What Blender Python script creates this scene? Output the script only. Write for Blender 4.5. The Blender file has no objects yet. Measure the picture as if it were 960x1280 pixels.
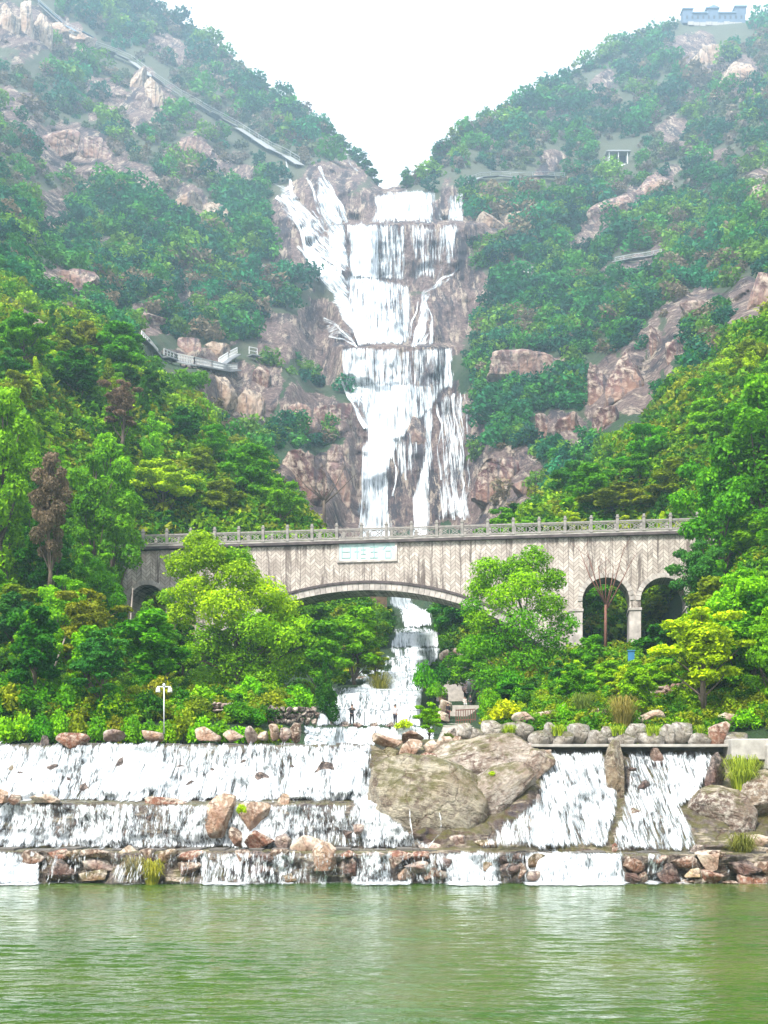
import bpy, bmesh, math, random
import numpy as np
from mathutils import Vector, Matrix, Euler
R = math.radians
SC = bpy.context.scene
# ------------------------------------------------------------------ camera, sky, sun, exposure
F, H, HY = 1545.0, 4.2, 1000.0            # focal length in photo pixels, eye height, horizon row
cam = bpy.data.cameras.new('camera'); co = bpy.data.objects.new('camera', cam)
SC.collection.objects.link(co); SC.camera = co
co.location = (0, 0, H); co.rotation_euler = (R(90), 0, 0)
cam.sensor_fit = 'VERTICAL'; cam.sensor_height = 36; cam.sensor_width = 27
cam.lens = 36 * F / 1280; cam.shift_y = (HY - 640) / 1280
cam.clip_start = 0.5; cam.clip_end = 5000
SC.view_settings.view_transform = 'Standard'; SC.view_settings.look = 'None'
SC.view_settings.exposure = 2.5; SC.view_settings.gamma = 1
SC.cycles.use_denoising = True
SC.cycles.max_bounces = 6; SC.cycles.diffuse_bounces = 3; SC.cycles.glossy_bounces = 3
SC.cycles.transmission_bounces = 3; SC.cycles.transparent_max_bounces = 10; SC.cycles.volume_bounces = 1
SC.cycles.caustics_reflective = False; SC.cycles.caustics_refractive = False
SUN_EL, SUN_AZ = 52, -35                  # sun behind the camera's left shoulder
w = bpy.data.worlds.new('World'); SC.world = w; w.use_nodes = True
nt = w.node_tree; bg = nt.nodes['Background']
sky = nt.nodes.new('ShaderNodeTexSky'); sky.sky_type = 'NISHITA'; sky.sun_disc = False
sky.sun_elevation = R(SUN_EL); sky.sun_rotation = R(180 - SUN_AZ)
sky.dust_density = 3; bg.inputs['Strength'].default_value = 0.07
nz = nt.nodes.new('ShaderNodeTexNoise'); nz.inputs['Scale'].default_value = 2.2; nz.inputs['Detail'].default_value = 5
tc = nt.nodes.new('ShaderNodeTexCoord'); nt.links.new(tc.outputs['Generated'], nz.inputs['Vector'])
rp = nt.nodes.new('ShaderNodeValToRGB'); rp.color_ramp.elements[0].position = .35; rp.color_ramp.elements[1].position = .65
rp.color_ramp.elements[0].color = (3.7, 3.85, 4.0, 1); rp.color_ramp.elements[1].color = (5.2, 5.25, 5.3, 1)
nt.links.new(nz.outputs['Fac'], rp.inputs['Fac'])
mx = nt.nodes.new('ShaderNodeMix'); mx.data_type = 'RGBA'; mx.inputs[0].default_value = 0.9
nt.links.new(sky.outputs[0], mx.inputs[6]); nt.links.new(rp.outputs[0], mx.inputs[7])
nt.links.new(mx.outputs[2], bg.inputs['Color'])
sl = bpy.data.lights.new('sun', 'SUN'); sl.energy = 1.5; sl.angle = R(12); sl.color = (1, .96, .88)
so = bpy.data.objects.new('sun', sl); SC.collection.objects.link(so)
sd = Vector((math.sin(R(SUN_AZ)) * math.cos(R(SUN_EL)), -math.cos(R(SUN_AZ)) * math.cos(R(SUN_EL)), math.sin(R(SUN_EL))))
so.rotation_euler = sd.to_track_quat('Z', 'Y').to_euler(); so.location = (-60, -60, 120)

# ------------------------------------------------------------------ helpers
rng = np.random.default_rng(7); random.seed(7)
def P(px, py, D): return ((px - 480) / F * D, D, H + (HY - py) / F * D)
def link(o, parent=None):
    SC.collection.objects.link(o)
    if parent: o.parent = parent
    return o
def tag(o, label=None, cat=None, group=None, kind=None):
    for k, v in (('label', label), ('category', cat), ('group', group), ('kind', kind)):
        if v: o[k] = v
    return o
def empty(name, loc, label=None, cat=None, group=None, rz=0):
    o = bpy.data.objects.new(name, None); o.location = loc; o.rotation_euler = (0, 0, rz)
    o.empty_display_size = .3
    return tag(link(o), label, cat, group)
def mesh_np(name, V, FQ, mat=None, attrs=None, smooth=False, tris=False):
    V = np.asarray(V, np.float32); FQ = np.asarray(FQ, np.int32)
    me = bpy.data.meshes.new(name); k = FQ.shape[1]
    me.vertices.add(len(V)); me.vertices.foreach_set('co', V.ravel())
    me.loops.add(FQ.size); me.loops.foreach_set('vertex_index', FQ.ravel())
    me.polygons.add(len(FQ)); me.polygons.foreach_set('loop_start', np.arange(0, FQ.size, k, dtype=np.int32))
    if smooth: me.polygons.foreach_set('use_smooth', np.ones(len(FQ), bool))
    for n, (typ, dom, arr) in (attrs or {}).items():
        a = me.attributes.new(n, typ, dom)
        a.data.foreach_set('color' if 'COLOR' in typ else 'value', np.asarray(arr, np.float32).ravel())
    me.update(calc_edges=True)
    if mat: me.materials.append(mat)
    return me
class MB:
    """collects polygons and builds ONE mesh object"""
    def __init__(s): s.v = []; s.f = []
    def poly(s, pts):
        n = len(s.v); s.v += [tuple(p) for p in pts]; s.f.append(list(range(n, n + len(pts))))
    def box(s, c, d, rot=None, M=None):
        n = len(s.v)
        for sx in (-.5, .5):
            for sy in (-.5, .5):
                for sz in (-.5, .5):
                    p = Vector((sx * d[0], sy * d[1], sz * d[2]))
                    if rot: p = rot @ p
                    p = p + Vector(c)
                    if M: p = M @ p
                    s.v.append(tuple(p))
        s.f += [[n + a for a in q] for q in ((0, 1, 3, 2), (4, 6, 7, 5), (0, 4, 5, 1), (2, 3, 7, 6), (0, 2, 6, 4), (1, 5, 7, 3))]
    def bar(s, a, b, w, h=None):
        a, b = Vector(a), Vector(b); d = b - a; L = d.length
        if L < 1e-6: return
        q = d.to_track_quat('X', 'Z').to_matrix()
        s.box((a + b) / 2, (L, w, h or w), q)
    def tube(s, pts, rad, n=7, cap=True):
        pts = [Vector(p) for p in pts]; base = len(s.v)
        for i, p in enumerate(pts):
            d = (pts[min(i + 1, len(pts) - 1)] - pts[max(i - 1, 0)]).normalized()
            u = d.orthogonal().normalized() if abs(d.z) < .95 else Vector((1, 0, 0)); v = d.cross(u).normalized(); u = v.cross(d)
            r = rad[i] if hasattr(rad, '__len__') else rad
            for k in range(n):
                a = 2 * math.pi * k / n
                s.v.append(tuple(p + u * (r * math.cos(a)) + v * (r * math.sin(a))))
        for i in range(len(pts) - 1):
            for k in range(n):
                k2 = (k + 1) % n
                s.f.append([base + i * n + k, base + i * n + k2, base + (i + 1) * n + k2, base + (i + 1) * n + k])
        if cap:
            s.f.append([base + k for k in range(n)][::-1]); s.f.append([base + (len(pts) - 1) * n + k for k in range(n)])
    def build(s, name, mat, parent=None, bevel=0, smooth=False):
        me = bpy.data.meshes.new(name); me.from_pydata(s.v, [], s.f); me.update()
        if mat: me.materials.append(mat)
        if smooth: me.polygons.foreach_set('use_smooth', [True] * len(me.polygons))
        o = link(bpy.data.objects.new(name, me), parent)
        if bevel:
            b = o.modifiers.new('bevel', 'BEVEL'); b.width = bevel; b.segments = 2; b.limit_method = 'ANGLE'
        return o
# numpy value noise
def _h(ix, iy, iz, seed):
    n = (ix.astype(np.int64) * 73856093) ^ (iy.astype(np.int64) * 19349663) ^ (iz.astype(np.int64) * 83492791) ^ (seed * 2654435761)
    n = (n ^ (n >> 13)) * 1274126177 & 0x7fffffff
    n = (n ^ (n >> 16)) & 0xffff
    return n / 65535.0 * 2 - 1
def vnoise(x, y, z, seed=0):
    x, y, z = np.broadcast_arrays(np.asarray(x, float), np.asarray(y, float), np.asarray(z, float))
    ix, iy, iz = np.floor(x), np.floor(y), np.floor(z)
    fx, fy, fz = x - ix, y - iy, z - iz
    fx, fy, fz = [t * t * (3 - 2 * t) for t in (fx, fy, fz)]
    r = 0
    for a in (0, 1):
        for b in (0, 1):
            for c in (0, 1):
                wgt = (fx if a else 1 - fx) * (fy if b else 1 - fy) * (fz if c else 1 - fz)
                r = r + wgt * _h(ix + a, iy + b, iz + c, seed)
    return r
def fbm(x, y, z, seed=0, oc=4, ridged=False):
    r = 0; a = 1; t = 0; f = 1
    for i in range(oc):
        n = vnoise(x * f + i * 7.3, y * f, z * f, seed + i)
        r = r + a * ((1 - 2 * np.abs(n)) if ridged else n); t += a; a *= .5; f *= 2.03
    return r / t

# ------------------------------------------------------------------ materials
MATS = {}
def newmat(name):
    m = bpy.data.materials.new(name); m.use_nodes = True; MATS[name] = m
    return m, m.node_tree, m.node_tree.nodes['Principled BSDF']
def N(nt, typ, **kw):
    n = nt.nodes.new('ShaderNode' + typ)
    for k, v in kw.items():
        if k.startswith('i_'): n.inputs[k[2:].replace('_', ' ')].default_value = v
        else: setattr(n, k, v)
    return n
def ramp(nt, fac, stops):
    r = nt.nodes.new('ShaderNodeValToRGB'); cr = r.color_ramp
    while len(cr.elements) < len(stops): cr.elements.new(.5)
    for e, (p, c) in zip(cr.elements, stops):
        e.position = p; e.color = c if len(c) == 4 else (*c, 1)
    nt.links.new(fac, r.inputs['Fac']); return r.outputs[0]
def mapping(nt, coord='Object', scale=(1, 1, 1), rot=(0, 0, 0)):
    t = N(nt, 'TexCoord'); m = N(nt, 'Mapping'); m.inputs['Scale'].default_value = scale; m.inputs['Rotation'].default_value = rot
    nt.links.new(t.outputs[coord], m.inputs['Vector']); return m.outputs[0]
def noise(nt, vec, scale, detail=5, rough=.55, dist=0):
    n = N(nt, 'TexNoise'); n.inputs['Scale'].default_value = scale; n.inputs['Detail'].default_value = detail
    n.inputs['Roughness'].default_value = rough; n.inputs['Distortion'].default_value = dist
    if vec is not None: nt.links.new(vec, n.inputs['Vector'])
    return n.outputs['Fac']
def mixc(nt, fac, a, b, mode='MIX'):
    m = N(nt, 'Mix', data_type='RGBA', blend_type=mode)
    for i, v in ((0, fac), (6, a), (7, b)):
        if hasattr(v, 'links'): nt.links.new(v, m.inputs[i])
        elif isinstance(v, (int, float)): m.inputs[i].default_value = v
        else: m.inputs[i].default_value = v if len(v) == 4 else (*v, 1)
    return m.outputs[2]
def math_(nt, op, a, b=None, clamp=False):
    m = N(nt, 'Math', operation=op); m.use_clamp = clamp
    for i, v in enumerate((a, b)):
        if v is None: continue
        if hasattr(v, 'links'): nt.links.new(v, m.inputs[i])
        else: m.inputs[i].default_value = v
    return m.outputs[0]
def bump(nt, bsdf, h, strength=.5, dist=.1):
    b = N(nt, 'Bump'); b.inputs['Strength'].default_value = strength; b.inputs['Distance'].default_value = dist
    nt.links.new(h, b.inputs['Height']); nt.links.new(b.outputs[0], bsdf.inputs['Normal']); return b
def plain(name, col, rough=.7, var=.25, scale=3, bmp=.2, metal=0):
    m, nt, b = newmat(name); v = mapping(nt)
    n = noise(nt, v, scale, 6); d = tuple(c * (1 - var) for c in col); l = tuple(min(1, c * (1 + var)) for c in col)
    nt.links.new(ramp(nt, n, [(.3, d), (.7, l)]), b.inputs['Base Color'])
    b.inputs['Roughness'].default_value = rough; b.inputs['Metallic'].default_value = metal
    if bmp: bump(nt, b, n, bmp, .03)
    return m
# foliage: base colour = object colour, jittered leaf by leaf
def leafmat(name, use_attr=False):
    m, nt, b = newmat(name)
    if use_attr:
        a = N(nt, 'Attribute'); a.attribute_name = 'col'; base = a.outputs['Color']
    else:
        base = N(nt, 'ObjectInfo').outputs['Color']
    t = N(nt, 'Attribute'); t.attribute_name = 'tint'
    hs = N(nt, 'HueSaturation'); nt.links.new(base, hs.inputs['Color'])
    nt.links.new(math_(nt, 'ADD', math_(nt, 'MULTIPLY', t.outputs['Fac'], -.035), .518), hs.inputs['Hue'])
    nt.links.new(math_(nt, 'ADD', math_(nt, 'MULTIPLY', t.outputs['Fac'], 1.3), .55), hs.inputs['Value'])
    nt.links.new(hs.outputs[0], b.inputs['Base Color'])
    b.inputs['Roughness'].default_value = .6; b.inputs['Specular IOR Level'].default_value = .12
    tr = N(nt, 'BsdfTranslucent'); nt.links.new(hs.outputs[0], tr.inputs['Color'])
    ms = N(nt, 'MixShader'); ms.inputs[0].default_value = .32
    out = nt.nodes['Material Output']
    nt.links.new(b.outputs[0], ms.inputs[1]); nt.links.new(tr.outputs[0], ms.inputs[2]); nt.links.new(ms.outputs[0], out.inputs['Surface'])
    return m
LEAF = leafmat('leaf'); LEAFA = leafmat('woodland_leaf', True)
BARK = plain('bark', (.10, .075, .055), .9, .4, 6, .5)
PALEBARK = plain('pale_bark', (.30, .25, .21), .9, .35, 6, .4)
# rock with object colour, iron stains, pale mineral highlights, moss and painted crevice shade
def rockmat(name, col=None, moss=.0, veins=0, scale=1.0, stain=(.20, .075, .035), pale=(.68, .58, .48), wet=False, streak=False):
    m, nt, b = newmat(name); v = mapping(nt)
    base = N(nt, 'ObjectInfo').outputs['Color'] if col is None else None
    n1 = noise(nt, v, .9 * scale, 8, .65, .8); n2 = noise(nt, v, 3.3 * scale, 8, .7, .3); n3 = noise(nt, v, .35 * scale, 4, .5)
    c = base if base is not None else col
    dark = mixc(nt, 1.0, c, (.34, .26, .23), 'MULTIPLY')
    c1 = mixc(nt, ramp(nt, n1, [(.38, (0, 0, 0)), (.6, (1, 1, 1))]), dark, c)  # darkens the hollows of the bump noise, so crevice shade is in the colour
    c2 = mixc(nt, ramp(nt, n2, [(.46, (0, 0, 0)), (.60, (.8, .8, .8))]), c1, pale)
    c3 = mixc(nt, ramp(nt, n3, [(.50, (0, 0, 0)), (.68, (.8, .8, .8))]), c2, stain)
    if streak:
        vs = mapping(nt, 'Object', (1, 1, .06)); s = noise(nt, vs, .55, 6, .7)
        c3 = mixc(nt, ramp(nt, s, [(.5, (0, 0, 0)), (.62, (.85, .85, .85))]), c3, tuple(x * .28 for x in (.24, .2, .24)))
    if moss:
        g = N(nt, 'NewGeometry'); sp = N(nt, 'SeparateXYZ'); nt.links.new(g.outputs['Normal'], sp.inputs[0])
        up = math_(nt, 'ADD', math_(nt, 'MULTIPLY', sp.outputs['Z'], .35), math_(nt, 'MULTIPLY', noise(nt, v, 1.4 * scale, 7, .7), 1.0))
        c3 = mixc(nt, ramp(nt, up, [(.70 - moss * .2, (0, 0, 0)), (.86 - moss * .2, (.85, .85, .85))]), c3, (.10, .092, .022))
    nt.links.new(c3, b.inputs['Base Color']); b.inputs['Roughness'].default_value = .35 if wet else .8
    cr = N(nt, 'TexVoronoi'); cr.feature = 'DISTANCE_TO_EDGE'; cr.inputs['Scale'].default_value = .38 * scale
    vd = N(nt, 'VectorMath', operation='ADD'); nt.links.new(v, vd.inputs[0])
    nn = N(nt, 'TexNoise'); nn.inputs['Scale'].default_value = 1.2 * scale; nn.inputs['Detail'].default_value = 5; nt.links.new(v, nn.inputs['Vector'])
    nt.links.new(nn.outputs['Color'], vd.inputs[1]); nt.links.new(vd.outputs[0], cr.inputs['Vector'])
    crack = ramp(nt, cr.outputs['Distance'], [(0, (0, 0, 0)), (.035, (1, 1, 1))])
    if veins:
        ck = math_(nt, 'MULTIPLY', ramp(nt, cr.outputs['Distance'], [(0, (.8, .8, .8)), (.012, (.5, .5, .5)), (.03, (0, 0, 0))]), ramp(nt, noise(nt, v, .8, 3), [(.48, (0, 0, 0)), (.6, (1, 1, 1))])); c3 = mixc(nt, ck, c3, (.10, .05, .03))
        lay = noise(nt, mapping(nt, 'Object', (.4, .4, 2.2), (0, R(-24), 0)), 1.1, 8, .72)
        c3 = mixc(nt, ramp(nt, lay, [(.56, (0, 0, 0)), (.62, (.7, .7, .7))]), c3, (.50, .42, .32)); c3 = mixc(nt, ramp(nt, lay, [(.36, (.8, .8, .8)), (.42, (0, 0, 0))]), c3, (.09, .06, .045))
        nt.links.new(c3, b.inputs['Base Color']); n1 = math_(nt, 'ADD', n1, lay)
    hgt = math_(nt, 'ADD', math_(nt, 'ADD', math_(nt, 'MULTIPLY', n1, 1.2), math_(nt, 'MULTIPLY', n2, .6)), math_(nt, 'MULTIPLY', crack, .22))
    bump(nt, b, hgt, 1.0, .34 / scale)
    return m
CLIFF = rockmat('cliff_rock', None, .0, 0, .14, (.30, .16, .10), (.62, .50, .40), streak=True); ROCK = rockmat('boulder_rock'); PARA = rockmat('parapet_rock', None, .15, 0, 1.0, (.24, .20, .15), (.54, .51, .46)); MOSSROCK = rockmat('mossy_rock', None, .35, 1, 1.0, (.2, .13, .06), (.48, .42, .31)); SLABROCK = rockmat('slab_rock', None, .12, 1, 1.0, (.24, .17, .12), (.66, .60, .52))
WETROCK = rockmat('wet_rock', None, 0, 0, 1.3, (.10, .035, .02), (.32, .24, .2), wet=True)
BEDROCK = rockmat('bed_rock', (.19, .155, .13), .1, 1, 1.0, (.07, .03, .02), (.3, .25, .2), wet=True, streak=True)
# hillside: scrub and soil with bare rock where the rock attribute says so
def hillmat():
    m, nt, b = newmat('hillside'); v = mapping(nt)
    a = N(nt, 'Attribute'); a.attribute_name = 'rock'
    n1 = noise(nt, v, .022, 8, .7, .6); v = mapping(nt, 'Object', (1, .35, .8)); n2 = noise(nt, v, .16, 9, .75); nf = noise(nt, v, .65, 7, .75)
    soil = ramp(nt, n1, [(.35, (.012, .055, .008)), (.52, (.03, .085, .012)), (.64, (.12, .09, .05))])
    soil = mixc(nt, ramp(nt, nf, [(.40, (0, 0, 0)), (.60, (.9, .9, .9))]), soil, (.022, .075, .018))
    g_ = N(nt, 'SeparateXYZ'); tco = N(nt, 'TexCoord'); nt.links.new(tco.outputs['Object'], g_.inputs[0])
    hi = math_(nt, 'ADD', math_(nt, 'MULTIPLY', g_.outputs['Z'], .0022), math_(nt, 'MULTIPLY', n1, .9))
    soil = mixc(nt, ramp(nt, hi, [(.62, (0, 0, 0)), (.95, (.8, .8, .8))]), soil, (.13, .135, .09))
    vs = mapping(nt, 'Object', (1, .12, .13)); s1 = noise(nt, vs, .115, 9, .8); s2 = noise(nt, vs, .36, 8, .8)
    rk = ramp(nt, nf, [(.30, (.06, .038, .042)), (.5, (.19, .12, .11)), (.66, (.36, .27, .22))])
    rk = mixc(nt, ramp(nt, s1, [(.44, (.9, .9, .9)), (.50, (0, 0, 0))]), rk, (.03, .022, .035))
    rk = mixc(nt, ramp(nt, s2, [(.53, (0, 0, 0)), (.60, (.85, .85, .85))]), rk, (.60, .48, .37))
    f = math_(nt, 'ADD', a.outputs['Fac'], math_(nt, 'MULTIPLY', math_(nt, 'SUBTRACT', n2, .5), 1.5))
    f = ramp(nt, f, [(.46, (0, 0, 0)), (.54, (1, 1, 1))])
    nt.links.new(mixc(nt, f, soil, rk), b.inputs['Base Color']); b.inputs['Roughness'].default_value = .9
    h = math_(nt, 'ADD', math_(nt, 'ADD', n2, math_(nt, 'MULTIPLY', nf, .6)), math_(nt, 'MULTIPLY', s1, 1.6))
    bump(nt, b, h, 1.0, 3.2)
    return m
HILL = hillmat()
# falling water: white, torn into streaks along its run (attributes: dens, u across, v along in metres)
def watermat(name, su, sv, lo=.36, col=(.82, .85, .88), bd=.3, bs=.05, bw=.5):
    m, nt, b = newmat(name)
    au = N(nt, 'Attribute'); au.attribute_name = 'u'; av = N(nt, 'Attribute'); av.attribute_name = 'v'; ad = N(nt, 'Attribute'); ad.attribute_name = 'dens'
    c = N(nt, 'CombineXYZ'); nt.links.new(math_(nt, 'MULTIPLY', au.outputs['Fac'], su), c.inputs[0]); nt.links.new(math_(nt, 'MULTIPLY', av.outputs['Fac'], sv), c.inputs[1])
    n1 = noise(nt, c.outputs[0], 1, 6, .7, .3)
    c2 = N(nt, 'VectorMath', operation='SCALE'); nt.links.new(c.outputs[0], c2.inputs[0]); c2.inputs['Scale'].default_value = 3.4
    n2 = noise(nt, c2.outputs[0], 1, 5, .7, .6)
    s = math_(nt, 'ADD', math_(nt, 'MULTIPLY', n1, .52), math_(nt, 'MULTIPLY', n2, .48))
    big = noise(nt, mapping(nt, 'Object', (1, 0, .6)), bs, 4, .6)
    s = math_(nt, 'ADD', s, math_(nt, 'MULTIPLY', math_(nt, 'SUBTRACT', big, .5), bw))
    f = math_(nt, 'ADD', s, math_(nt, 'MULTIPLY', ad.outputs['Fac'], .42))
    al = ramp(nt, f, [(lo + .27, (0, 0, 0)), (lo + .385, (1, 1, 1))])
    nt.links.new(al, b.inputs['Alpha'])
    nt.links.new(ramp(nt, math_(nt, 'ADD', s, math_(nt, 'MULTIPLY', ad.outputs['Fac'], .12)), [(.42, (.15, .17, .19)), (.50, (.34, .38, .41)), (.565, (.60, .64, .67)), (.62, col)]), b.inputs['Base Color']); b.inputs['Roughness'].default_value = .55; b.inputs['Specular IOR Level'].default_value = .25
    bump(nt, b, s, 1.0, bd)
    return m
FALLS = watermat('falling_water', 1.0, .05, bd=1.0); CASC = watermat('cascade_water', 3.6, 1.0, bd=.35, bs=.38, bw=.34)
# lake
def lakemat():
    m, nt, b = newmat('lake_water')
    v = mapping(nt, 'Object', (.8, 1.25, 1)); n1 = noise(nt, v, 1.5, 3, .5, .4)
    v2 = mapping(nt, 'Object', (1, 1.5, 1)); n2 = noise(nt, v2, 4.5, 3, .5, .3)
    vl = mapping(nt, 'Object', (.05, .09, 1)); n3 = noise(nt, vl, 1, 4)
    nt.links.new(ramp(nt, n3, [(.35, (.024, .072, .010)), (.65, (.070, .105, .020))]), b.inputs['Base Color'])
    b.inputs['Roughness'].default_value = .05; b.inputs['IOR'].default_value = 1.333
    bump(nt, b, math_(nt, 'ADD', n1, math_(nt, 'MULTIPLY', n2, .25)), 1.0, .07)
    return m
LAKE = lakemat()
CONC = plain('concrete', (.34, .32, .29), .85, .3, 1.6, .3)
DARKCONC = plain('weathered_shaded_concrete', (.10, .09, .08), .85, .4, 1.2, .3)  # weathered ledges; also paints the shaded underside of the lip
STONE = plain('cut_stone', (.46, .41, .37), .8, .25, 2.5, .4)
METAL = plain('painted_metal', (.62, .64, .66), .4, .1, 3, 0)
# ------------------------------------------------------------------ the gorge: distance tables, read column by column
SKY = [(-320, -260), (-150, -180), (0, -90), (120, -45), (190, 8), (250, 42), (300, 88), (350, 120), (400, 156), (440, 190), (462, 215), (478, 236),
       (495, 232), (535, 212), (545, 192), (580, 163), (640, 138), (680, 108), (740, 76), (790, 52), (850, 24), (930, 24), (960, 24), (1060, 10), (1280, 60)]
COLS = {
 -320: [(960, 73), (925, 74), (880, 79), (850, 83), (700, 98), (500, 130), (300, 180), (0, 300), (-260, 420)],
 0:   [(960, 73), (925, 75), (880, 80), (850, 86), (800, 96), (700, 110), (600, 122), (500, 140), (400, 170), (300, 215), (200, 272), (100, 335), (-90, 430)],
 100: [(960, 73), (925, 75), (880, 81), (855, 92), (800, 110), (700, 126), (600, 141), (500, 160), (410, 185), (380, 215), (250, 292), (100, 370), (-60, 440)],
 160: [(960, 73), (925, 75), (880, 82), (864, 94), (835, 124), (822, 137), (700, 146), (600, 157), (500, 175), (430, 195), (405, 225), (250, 295), (100, 380), (0, 445)],
 240: [(960, 73), (925, 75), (885, 84), (868, 98), (845, 122), (828, 139), (700, 149), (600, 162), (520, 180), (470, 195), (450, 235), (300, 285), (150, 365), (40, 440)],
 300: [(960, 73), (925, 75), (888, 85), (868, 100), (848, 122), (830, 139), (700, 149), (640, 158), (575, 180), (550, 212), (500, 236), (450, 250), (300, 300), (85, 420)],
 350: [(960, 73), (925, 76), (890, 88), (868, 104), (845, 125), (825, 140), (700, 150), (630, 165), (595, 190), (560, 215), (500, 240), (400, 272), (300, 303), (240, 322), (118, 400)],
 400: [(960, 73), (930, 76), (908, 94), (890, 98), (870, 110), (850, 122), (828, 140), (740, 150), (670, 165), (640, 200), (600, 228), (500, 262), (400, 292), (330, 296), (300, 302), (280, 308), (230, 322), (155, 385)],
 432: [(960, 73), (946, 73), (944, 96), (908, 97), (906, 102), (870, 104), (845, 119), (824, 134), (742, 148), (690, 170), (655, 229), (560, 240), (490, 261), (434, 264), (430, 276), (350, 294), (280, 300), (276, 310), (238, 318), (185, 380)],
 450: [(960, 73), (946, 73), (944, 96), (908, 97), (906, 102), (870, 103.5), (862, 108), (845, 118), (826, 130), (742, 150), (690, 180), (655, 233), (490, 261), (434, 264), (430, 276), (350, 295), (280, 299), (276, 311), (238, 318), (200, 370)],
 480: [(960, 73), (946, 73), (944, 96), (908, 97), (906, 102), (870, 103), (868, 107), (862, 108), (860, 113), (842, 114), (838, 119), (824, 120), (820, 127), (808, 134), (770, 150), (740, 172), (690, 215), (655, 235), (490, 261), (434, 264), (430, 276), (350, 296), (280, 299), (276, 312), (240, 318), (232, 356)],
 520: [(960, 73), (946, 73), (944, 96), (908, 97), (906, 102), (870, 103), (868, 107), (862, 108), (860, 113), (842, 114), (838, 119), (824, 120), (820, 126), (812, 127), (808, 134), (790, 136), (786, 150), (768, 153), (760, 182), (740, 190), (690, 226), (655, 236), (490, 261), (434, 264), (430, 276), (350, 296), (280, 299), (276, 312), (238, 318), (225, 350)],
 545: [(960, 74), (925, 80), (903, 104), (898, 112), (887, 121), (884, 128), (860, 134), (830, 140), (808, 143), (770, 152), (740, 175), (690, 215), (655, 235), (490, 260), (434, 263), (430, 275), (350, 295), (280, 299), (276, 312), (238, 318), (200, 352)],
 582: [(960, 74), (925, 80), (903, 106), (899, 112), (887, 121), (884, 128), (860, 134), (820, 142), (760, 152), (720, 175), (690, 205), (655, 230), (560, 244), (490, 256), (434, 262), (430, 273), (350, 293), (280, 299), (276, 309), (238, 316), (165, 366)],
 620: [(960, 74), (925, 79), (905, 86), (885, 98), (850, 112), (825, 128), (812, 136), (740, 148), (700, 158), (670, 190), (650, 215), (560, 234), (490, 248), (350, 286), (245, 318), (145, 388)],
 660: [(960, 73), (925, 77), (902, 82), (870, 93), (845, 108), (820, 128), (806, 136), (700, 148), (655, 160), (630, 198), (600, 218), (550, 228), (450, 252), (350, 282), (220, 328), (122, 402)],
 720: [(960, 73), (925, 77), (900, 82), (870, 92), (845, 106), (820, 126), (804, 135), (700, 146), (640, 156), (600, 192), (560, 214), (500, 232), (430, 252), (300, 300), (200, 350), (85, 425)],
 800: [(960, 73), (925, 77), (900, 81), (870, 90), (845, 102), (818, 122), (800, 134), (700, 144), (600, 156), (550, 172), (525, 200), (430, 238), (300, 287), (180, 352), (48, 442)],
 860: [(960, 73), (925, 76), (900, 80), (860, 90), (830, 104), (800, 122), (700, 137), (600, 146), (500, 166), (470, 195), (430, 215), (330, 262), (200, 335), (100, 390), (26, 450)],
 960: [(960, 73), (925, 75), (850, 84), (700, 108), (500, 142), (405, 170), (375, 205), (250, 272), (100, 362), (24, 450)],
 1280: [(960, 73), (925, 74), (700, 95), (500, 122), (350, 155), (200, 215), (60, 400)]}
ROCKS = [(60, 260, 50, 22, 25), (130, 120, 40, 18, 35), (210, 60, 30, 14, 35), (300, 230, 30, 16, 25), (20, 130, 40, 22, 20), (690, 205, 30, 12, -20), (850, 160, 50, 20, -20), (760, 110, 30, 14, -25), (730, 300, 40, 16, -30), (900, 190, 40, 16, -20), (300, 410, 34, 12, 15), (235, 370, 30, 12, 20), (590, 380, 24, 40, 0), (350, 300, 26, 40, 20), (352, 425, 40, 46, 0), (440, 222, 26, 14, 0), (612, 655, 42, 30, 0), (432, 640, 46, 50, 0), (20, 35, 48, 48, 0), (95, 45, 40, 12, 30), (185, 125, 26, 34, 0), (85, 190, 62, 40, 20), (165, 215, 40, 26, 20), (250, 195, 42, 28, 20), (248, 262, 36, 24, 20),
 (40, 412, 32, 22, 30), (85, 350, 50, 28, 25), (175, 398, 36, 14, 15), (265, 452, 60, 18, 8), (295, 505, 42, 42, 30), (330, 480, 14, 22, 0), (400, 515, 62, 26, 10),
 (405, 605, 62, 48, 0), (470, 300, 128, 66, 0), (470, 420, 120, 66, 0), (520, 560, 88, 120, 0), (602, 282, 56, 18, 0), (622, 600, 62, 46, 0), (660, 462, 54, 22, -5),
 (752, 490, 25, 50, 0), (790, 470, 28, 48, 0), (822, 440, 13, 30, 0), (845, 446, 12, 30, 0), (700, 535, 34, 26, 0), (800, 255, 66, 20, -35), (878, 72, 42, 24, 0), (932, 100, 30, 26, 0),
 (800, 332, 40, 18, -5), (872, 392, 56, 18, -12), (945, 382, 22, 44, 35), (700, 150, 22, 8, 0), (945, 240, 18, 40, 0), (395, 255, 50, 48, 25), (560, 330, 34, 100, 0), (630, 172, 22, 8, 0), (440, 130, 8, 6, 0), (150, 300, 40, 14, 20), (330, 345, 26, 12, 10)]
sx = np.array([a for a, _ in SKY]); sy = np.array([b for _, b in SKY])
def skyline(px): return np.interp(px, sx, sy)
GX = np.arange(-320, 1281, 4.0); GY = np.arange(962, -361, -3.0)     # rows bottom to top
def stretch(d): return d if d < 175 else 175 + (d - 175) * 3.2
COLS = {k: [(936 if (y == 925 or y == 930) and d < 81 else y, stretch(d)) for y, d in v] for k, v in COLS.items()}
keys = sorted(COLS)
tab = []
for k in keys:
    a = np.array(COLS[k], float)[::-1]
    d = np.interp(GY, a[:, 0], a[:, 1]); tab.append(d)
tab = np.array(tab)
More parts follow.
